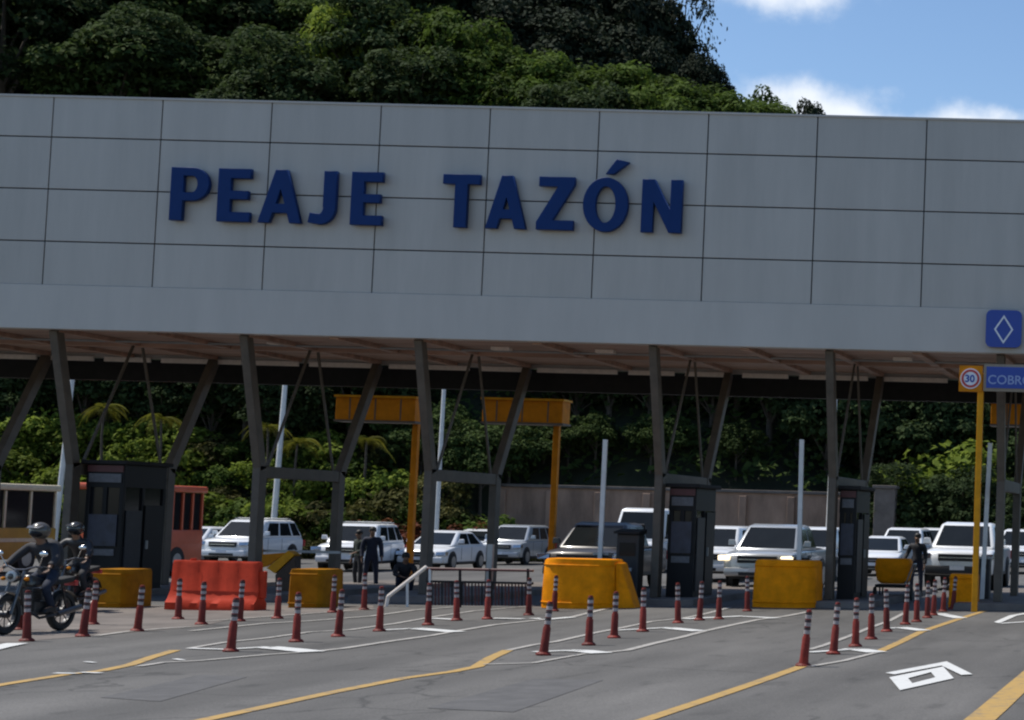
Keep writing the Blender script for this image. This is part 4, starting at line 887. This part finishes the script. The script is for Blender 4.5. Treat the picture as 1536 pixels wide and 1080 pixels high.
LM = {'gold': leaf_mat('golden_foliage', (.06,.075,.010), (.17,.155,.022), .45), 'ridge': leaf_mat('shaded_foliage', (.012,.018,.012), (.026,.036,.018), .15), 'dark': leaf_mat('dark_foliage', (.026,.044,.018), (.060,.088,.028), .35), 'mid': leaf_mat('mid_foliage', (.024,.044,.012), (.078,.112,.030), .38),
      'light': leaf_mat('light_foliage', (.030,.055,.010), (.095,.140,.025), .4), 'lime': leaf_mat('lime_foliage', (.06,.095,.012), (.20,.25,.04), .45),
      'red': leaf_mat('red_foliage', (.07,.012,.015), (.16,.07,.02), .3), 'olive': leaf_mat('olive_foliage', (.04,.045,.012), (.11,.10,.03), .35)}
def tree_proto(name, h, cr_, kind, nclump, per, leaf, flat=.75, low=.35, label='x', cat='tree', group='trees on the hillside', open_=0.0):
    t = thing(name, (0,0,0), label, cat, group)
    cz = h*(low+1)/2; rz = h*(1-low)/2
    th = rng.uniform(0,2*PI,nclump); ph = np.arccos(rng.uniform(-.75,1,nclump)); rr = rng.uniform(.55,1.0,nclump)
    C = np.stack([cr_*rr*np.sin(ph)*np.cos(th), cr_*rr*np.sin(ph)*np.sin(th), cz+rz*rr*np.cos(ph)*flat*1.15], 1)
    Rr = rng.uniform(.22,.42,nclump)*cr_*(1-open_)
    v = clump_leaves(C, Rr, per, leaf)
    # loose sprays between the clumps
    n = int(nclump*18); d = rng.normal(size=(n,3)); d /= np.linalg.norm(d,axis=1,keepdims=True); p = np.array([0,0,cz])+d*np.array([cr_,cr_,rz])*rng.uniform(.5,1.02,n)[:,None]
    v = np.concatenate([v, leaf_arrays(p, d+rng.normal(size=(n,3))*.6+np.array([0,0,.4]), leaf)])
    quads_obj('crown', v, LM[kind], t)
    b = MB(); b.tube((0,0,-1.0),(.1*cr_*.3,0,h*low),.028*h,.02*h,n=9); b.tube((.1*cr_*.3,0,h*low),(0,.1,h*.72),.02*h,.008*h,n=8)
    for i in range(0, nclump, max(1, nclump//9)):
        s0 = Vector((.03*cr_,0,h*(low+random.uniform(-.05,.18)))); e = Vector(C[i]); mid = s0.lerp(e,.5)+Vector((0,0,.06*h)); b.tube(s0, mid, .011*h,.007*h,n=6); b.tube(mid, e, .007*h,.003*h,n=6)
    b.build('trunk', M_bark, t, smooth=True); return t
GONE = Vector((0,0,-500))
PR = {}
PR['dark'] = [tree_proto('hill_tree', 9.0, 3.7, 'dark', 52, 95, .42, low=.12, flat=.9), tree_proto('hill_tree', 11.0, 3.5, 'dark', 56, 95, .40, low=.18, flat=.9)]
PR['mid'] = [tree_proto('hill_tree', 7.5, 3.4, 'mid', 42, 100, .40), tree_proto('hill_tree', 6.5, 3.0, 'mid', 36, 110, .38, low=.25)]
PR['light'] = [tree_proto('hill_tree', 6.0, 3.0, 'light', 40, 120, .36, low=.2), tree_proto('hill_tree', 5.0, 2.8, 'light', 36, 130, .34, low=.15)]
PR['lime'] = [tree_proto('hill_tree', 4.2, 2.0, 'lime', 26, 190, .30, low=.15)]
PR['bush'] = [tree_proto('shrub', 2.6, 1.5, 'lime', 22, 210, .26, low=.05, cat='shrub'), tree_proto('shrub', 2.4, 1.4, 'light', 22, 210, .24, low=.05, cat='shrub'), tree_proto('shrub', 2.0, 1.3, 'olive', 20, 210, .24, low=.05, cat='shrub')]
PR['red'] = [tree_proto('shrub', 1.9, 1.25, 'red', 20, 230, .24, low=.05, cat='shrub')]
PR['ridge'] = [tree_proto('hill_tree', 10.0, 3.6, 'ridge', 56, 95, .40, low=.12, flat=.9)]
PR['open'] = [tree_proto('hill_tree', 12.5, 4.8, 'ridge', 26, 75, .34, low=.40, open_=.5)]
seen = {}
def plant(kind, x, y, sc, label, group, dz=-.2, v=None, cat=None, sxy=None):
    lst = PR[kind]; i = random.randrange(len(lst)) if v is None else v; pr = lst[i]
    if id(pr) not in seen: seen[id(pr)] = 1; o = pr
    else: o = copy_tree(pr)
    z = hill(x, y) if y > 85.6 else gz(x)
    o.location = (x, y, z+dz); o.rotation_euler = (0,0,random.uniform(0,6.28)); k_ = sxy or sc; o.scale = (k_*random.uniform(.92,1.1), k_*random.uniform(.92,1.1), sc)
    o['label'] = label; o['group'] = group
    if cat: o['category'] = cat
    return o
def at(px, py, Y): q = P(px, py, Y); return q.x
LAB = {'dl':'dark green forest tree crowding the hillside above the left part of the roof', 'dr':'tall dark tree in shade behind the pale green canopy on the ridge',
       'lg':'rounded pale green tree on the slope just above the middle of the roof', 'un':'dark tree at the foot of the hill seen under the roof', 'mid':'mid green tree among the dark forest above the left part of the roof'}
# upper slope, left
for r_, (Y, k) in enumerate(((109,'mid'),(114,'dark'),(119,'dark'),(125,'dark'),(131,'dark'))):
    for px in range(-160 + 25*(r_ % 2), 640 if Y < 122 else 700, 60):
        if r_ == 0 and 470 < px < 610: continue
        x = at(px+random.uniform(-20,20), 60, Y)
        kk = k if random.random() < .58 else ('mid' if k == 'dark' else 'dark')
        plant(kk, x, Y+random.uniform(-2,2), random.uniform(.75,1.1), LAB['dl' if kk == 'dark' else 'mid'], 'forest trees above the left of the roof')
def top_at(kind, hproto, px, py, Y, label, group, v, zmin=3.0, dz=-.3, w=1.0):
    q = P(px, py, Y); zg = hill(q.x, Y)
    h = max(zmin, q.z - zg); plant(kind, q.x, Y, h/hproto, label, group, dz=q.z-zg-h, v=v, sxy=min(1.05, max(.6, h/hproto))*w)
for px, py in ((505,5),(548,20),(575,62)): top_at('lime', 4.2, px, py, 111, 'bright lime green tree standing out from the dark forest above the roof', 'lime trees above the roof', 0)
for px, py, Y in [(640,8,113),(690,18,112),(735,55,112),(775,70,113),(815,78,112),(860,88,113),(905,93,112),(945,98,113),(985,108,112),(1025,118,112),(1062,130,112),(1098,141,112),(1130,150,112),(1158,160,112),
                  (630,80,110),(675,75,109.5),(720,100,109.5),(765,115,109.5),(810,120,109.5),(855,130,109.5),(905,130,109.5),(955,135,109.5),(1005,142,109.5),(1055,150,109.5)]:
    top_at('light', 5.0, px, py, Y, LAB['lg'], 'pale green canopy above the roof', 1)
# dark ridge behind
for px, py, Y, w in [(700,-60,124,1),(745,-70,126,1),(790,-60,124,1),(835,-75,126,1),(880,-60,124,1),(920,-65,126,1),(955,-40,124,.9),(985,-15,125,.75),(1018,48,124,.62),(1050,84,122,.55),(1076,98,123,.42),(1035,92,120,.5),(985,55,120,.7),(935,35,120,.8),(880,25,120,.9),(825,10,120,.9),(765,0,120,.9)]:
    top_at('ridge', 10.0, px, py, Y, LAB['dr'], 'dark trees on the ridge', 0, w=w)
top_at('open', 12.5, 1030, -45, 127, 'airy dark tree with loose branches reaching into the blue sky', 'sky line trees', 0, w=.60)
top_at('mid', 6.5, 1146, 138, 118, 'small dark tree at the lower end of the ridge', 'sky line trees', 1, w=.6)
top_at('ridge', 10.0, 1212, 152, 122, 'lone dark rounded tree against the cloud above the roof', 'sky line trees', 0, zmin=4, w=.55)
# middle slope hidden by the roof: still there for a side step
for _ in range(34):
    x = random.uniform(-58,-34); y = random.uniform(99,107); plant(random.choice(('mid','dark','light')), x, y, random.uniform(.6,.9), 'green tree on the middle of the slope behind the roof', 'trees on the middle slope')
# foot of the hill
for px in range(-40, 600, 42):
    x = at(px+random.uniform(-12,12), 600, 95); plant('dark' if random.random() < .7 else 'mid', x, random.uniform(95.5,98.5), random.uniform(.55,.75), LAB['un'] + ' on the left', 'trees at the foot of the hill, left')
for px in range(600, 1640, 46):
    x = at(px+random.uniform(-12,12), 600, 95); plant('dark', x, random.uniform(93.5,97), random.uniform(.55,.8), LAB['un'] + ' behind the wall', 'trees at the foot of the hill, right')
for px, py in [(900,640),(860,600),(1010,625),(1110,640),(980,690),(820,690)]: plant('mid', at(px,py,93), 92.6, .42, 'mid green bushy tree above the retaining wall', 'bushy trees above the wall', v=1)
for px in (1425,): plant('lime', at(px,600,90), 90.5, 1.6, 'yellow green tree beside the yellow sign post', 'yellow green trees at the right')
for px in (1350,1400,1450,1500,1540): plant('dark', at(px,700,88), 87.5, .5, 'low dark tree behind the white pickup', 'low trees at the right')
# sunlit bank of shrubs on the left
for row, (Y, a, c) in enumerate(((86.5,-60,600),(88.3,-60,590),(90.0,-60,560))):
    for px in np.arange(a, c, 34):
        x = at(px+random.uniform(-10,10), 700, Y); plant('bush', x, Y+random.uniform(-.6,.6), random.uniform(.75,1.15), 'sunlit green shrub on the bank behind the white cars', 'shrubs on the sunlit bank', v=(0 if px < 300 or random.random() < .45 else random.choice((1,1,2))))
for px in (545,575,600,628,700,735): plant('red', at(px,770,85.5), 85.3, random.uniform(.85,1.1), 'red leaved shrub behind the white hatchback and estate', 'red leaved shrubs')
for px in (320,350,395,470,500,640,670,760,800): plant('bush', at(px,780,85.2), 85.0, random.uniform(.5,.7), 'low olive shrub along the foot of the bank', 'low shrubs at the kerb', v=2)
for px in range(-60, 620, 38): plant('dark', at(px+random.uniform(-10,10),600,91.5), random.uniform(90.5,92.5), random.uniform(.5,.62), LAB['un'] + ' on the left', 'trees at the foot of the hill, left')
for px in range(590, 770, 16): plant('bush', at(px,720,87.5), 87.0+random.uniform(-.6,1.4), random.uniform(.9,1.3), 'green shrub on the slope left of the retaining wall', 'shrubs beside the wall end', v=random.choice((1,1,2)))
for px in range(610, 760, 24): plant('mid', at(px,680,90), random.uniform(89.5,91), random.uniform(.45,.6), 'bushy tree on the slope left of the retaining wall', 'trees beside the wall end', v=1)
# ferny small palms
def palm_proto():
    t = thing('palm', (0,0,0), 'x', 'palm', 'small palms on the bank'); H_ = 3.2
    MB().tube((0,0,-.6),(.1,0,H_*.5),.09,.07,n=8).tube((.1,0,H_*.5),(.05,.05,H_),.07,.06,n=8).build('trunk', M_bark, t, smooth=True)
    for i in range(13):
        a = 2*PI*i/13+random.uniform(-.2,.2); up = random.uniform(.15,.9); L = random.uniform(1.2,1.6); vs = []; n = 7; sp_ = []
        for j in range(n+1):
            s_ = j/n; sp_.append(Vector((.05+math.cos(a)*L*s_*math.cos(up*.6), .05+math.sin(a)*L*s_*math.cos(up*.6), H_+L*(up*s_-.95*s_*s_))))
        sd = Vector((-math.sin(a), math.cos(a), 0)); fr = []
        for j in range(n):
            for k in range(3):
                c = sp_[j].lerp(sp_[j+1], k/3); wl = .34*math.sin(PI*min(1,(j+k/3+.6)/n*.95))+.05
                tip = (sp_[j+1]-sp_[j]).normalized()*.12
                for sg_ in (-1,1): fr += [c, c+tip*.5+sd*sg_*wl*.5+Vector((0,0,.03)), c+tip*1.3+sd*sg_*wl+Vector((0,0,-.07)), c+tip*.1+sd*sg_*wl*.5-Vector((0,0,.02))]
        quads_obj('frond', np.array([tuple(v) for v in fr]), LM['gold'], t)
    return t
pp = palm_proto()
for i, (px, py, nm) in enumerate([(158,612,'first palm with golden fronds above the leftmost booth'),(243,628,'second palm with small fronds, right above the leftmost booth'),(402,640,'palm whose fronds show at the second pair of struts'),(447,664,'palm beside the second lamp post'),(548,660,'palm right of the second pair of struts')]):
    o = pp if i == 0 else copy_tree(pp); Y = 87.5; q = P(px, py, Y); s_ = .78+.1*random.random()
    o.location = (q.x, Y, q.z-3.2*s_); o.rotation_euler = (0,0,random.uniform(0,6)); o.scale = (s_,)*3; o['label'] = nm
# undergrowth covering the slope
n = 46000; xx = rng.uniform(-72,14,n); yy = 86.2+rng.beta(1.2,1.6,n)*50
zz_ = np.array([hill(a,c) for a,c in zip(xx,yy)]); keep = (yy > np.where(xx > -35, 91.2, 86.2)); xx, yy, zz_ = xx[keep], yy[keep], zz_[keep]
hgt = .25+.9*np.abs(np.sin(xx*.9+1.3*np.sin(yy*.6)))*rng.uniform(.2,1,len(xx))
v = leaf_arrays(np.stack([xx,yy,zz_+hgt],1), np.stack([rng.normal(size=len(xx))*.5, rng.normal(size=len(xx))*.5-.35, np.full(len(xx),.8)],1), .5)
tag(quads_obj('undergrowth', v, LM['mid']), 'low green undergrowth covering the hillside', 'undergrowth', kind='stuff')
for lst in PR.values():
    for pr in lst:
        if id(pr) not in seen:
            for c in list(pr.children): bpy.data.objects.remove(c)
            bpy.data.objects.remove(pr)

# ------------------------------------------------------------------ light, sky, camera
SUN = Vector((-.48,.045,.87)).normalized()
sl = bpy.data.lights.new('sun', 'SUN'); sl.energy = 4.2; sl.angle = math.radians(.5); sl.color = (1.0,.95,.87)
so = bpy.data.objects.new('sun', sl); COL.objects.link(so); so.rotation_euler = (-SUN).to_track_quat('-Z','Y').to_euler(); so.location = (-40,40,60)
W = bpy.data.worlds.new('World'); S.world = W; W.use_nodes = True; N, L = W.node_tree.nodes, W.node_tree.links
bg_ = N['Background']; sky = N.new('ShaderNodeTexSky'); sky.sky_type = 'NISHITA'; sky.sun_disc = False
sky.sun_elevation = math.asin(SUN.z); sky.sun_rotation = math.atan2(SUN.x, SUN.y); sky.altitude = 900; sky.air_density = 1.0; sky.dust_density = .6; sky.ozone_density = 1.5
bg_.inputs['Strength'].default_value = .125
tc = N.new('ShaderNodeTexCoord'); sx = N.new('ShaderNodeSeparateXYZ'); L.new(tc.outputs['Generated'], sx.inputs[0])
def mth(op, a, b_=None, c=None, clamp=False):
    n_ = N.new('ShaderNodeMath'); n_.operation = op; n_.use_clamp = clamp
    for i, v_ in enumerate((a, b_, c)):
        if v_ is None: continue
        if isinstance(v_, (int, float)): n_.inputs[i].default_value = v_
        else: L.new(v_, n_.inputs[i])
    return n_.outputs[0]
ysafe = mth('MAXIMUM', mth('ABSOLUTE', sx.outputs['Y']), .05); U = mth('DIVIDE', sx.outputs['X'], ysafe); V_ = mth('DIVIDE', sx.outputs['Z'], ysafe)
cb_ = N.new('ShaderNodeCombineXYZ'); L.new(U, cb_.inputs[0]); L.new(V_, cb_.inputs[1])
nz = N.new('ShaderNodeTexNoise'); nz.inputs['Scale'].default_value = 38; nz.inputs['Detail'].default_value = 9; nz.inputs['Roughness'].default_value = .6; L.new(cb_.outputs[0], nz.inputs['Vector'])
tot = None
for px, py, rx, ry, am in [(1180,-12,120,38,1.1),(1185,150,95,42,1.05),(1270,180,60,30,.9),(1435,178,62,34,.9),(1325,135,34,14,.28),(1390,190,200,16,.5),(1530,172,40,14,.5)]:
    d = ray(px, py); u0, v0 = d.x/d.y, d.z/d.y
    du = mth('DIVIDE', mth('SUBTRACT', U, u0), rx/F); dv = mth('DIVIDE', mth('SUBTRACT', V_, v0), ry/F)
    r2 = mth('ADD', mth('MULTIPLY', du, du), mth('MULTIPLY', dv, dv)); e = mth('MULTIPLY', mth('EXPONENT', mth('MULTIPLY', r2, -1.0)), am)
    tot = e if tot is None else mth('ADD', tot, e)
dens = mth('ADD', tot, mth('MULTIPLY', mth('SUBTRACT', nz.outputs['Fac'], .5), 1.3))
mrr = N.new('ShaderNodeMapRange'); mrr.interpolation_type = 'SMOOTHSTEP'; mrr.inputs[1].default_value = .22; mrr.inputs[2].default_value = 1.25; L.new(dens, mrr.inputs[0])
front = mth('MULTIPLY', mrr.outputs[0], mth('GREATER_THAN', sx.outputs['Y'], .05))
hs = N.new('ShaderNodeHueSaturation'); hs.inputs['Saturation'].default_value = 1.08; hs.inputs['Value'].default_value = 1.0; L.new(sky.outputs[0], hs.inputs['Color'])
mxw = N.new('ShaderNodeMix'); mxw.data_type = 'RGBA'; L.new(front, mxw.inputs[0]); L.new(hs.outputs[0], mxw.inputs[6]); mxw.inputs[7].default_value = (6.2,6.6,7.2,1)
L.new(mxw.outputs[2], bg_.inputs['Color'])

cam = bpy.data.cameras.new('camera'); co = bpy.data.objects.new('camera', cam); COL.objects.link(co)
cam.sensor_fit = 'HORIZONTAL'; cam.sensor_width = 36; cam.lens = F/1536*36; cam.shift_x = (768-XP)/1536; cam.shift_y = (YP-540)/1536; cam.clip_start = .1; cam.clip_end = 6000
# image right / up / back axes in the world
fw = Vector((0,cp,sp)); up0 = Vector((0,-sp,cp)); rt0 = Vector((1,0,0))
rt = rt0*cr + up0*sr; up = -rt0*sr + up0*cr
co.matrix_world = Matrix(((rt.x,up.x,-fw.x,0),(rt.y,up.y,-fw.y,0),(rt.z,up.z,-fw.z,H),(0,0,0,1)))
S.camera = co
S.render.engine = 'CYCLES'; S.render.resolution_x = 1024; S.render.resolution_y = 720
S.view_settings.view_transform = 'Standard'; S.view_settings.look = 'None'; S.view_settings.exposure = 0.25; S.view_settings.gamma = 1
S.cycles.pixel_filter_type = 'BLACKMAN_HARRIS'; S.cycles.filter_width = 2.2
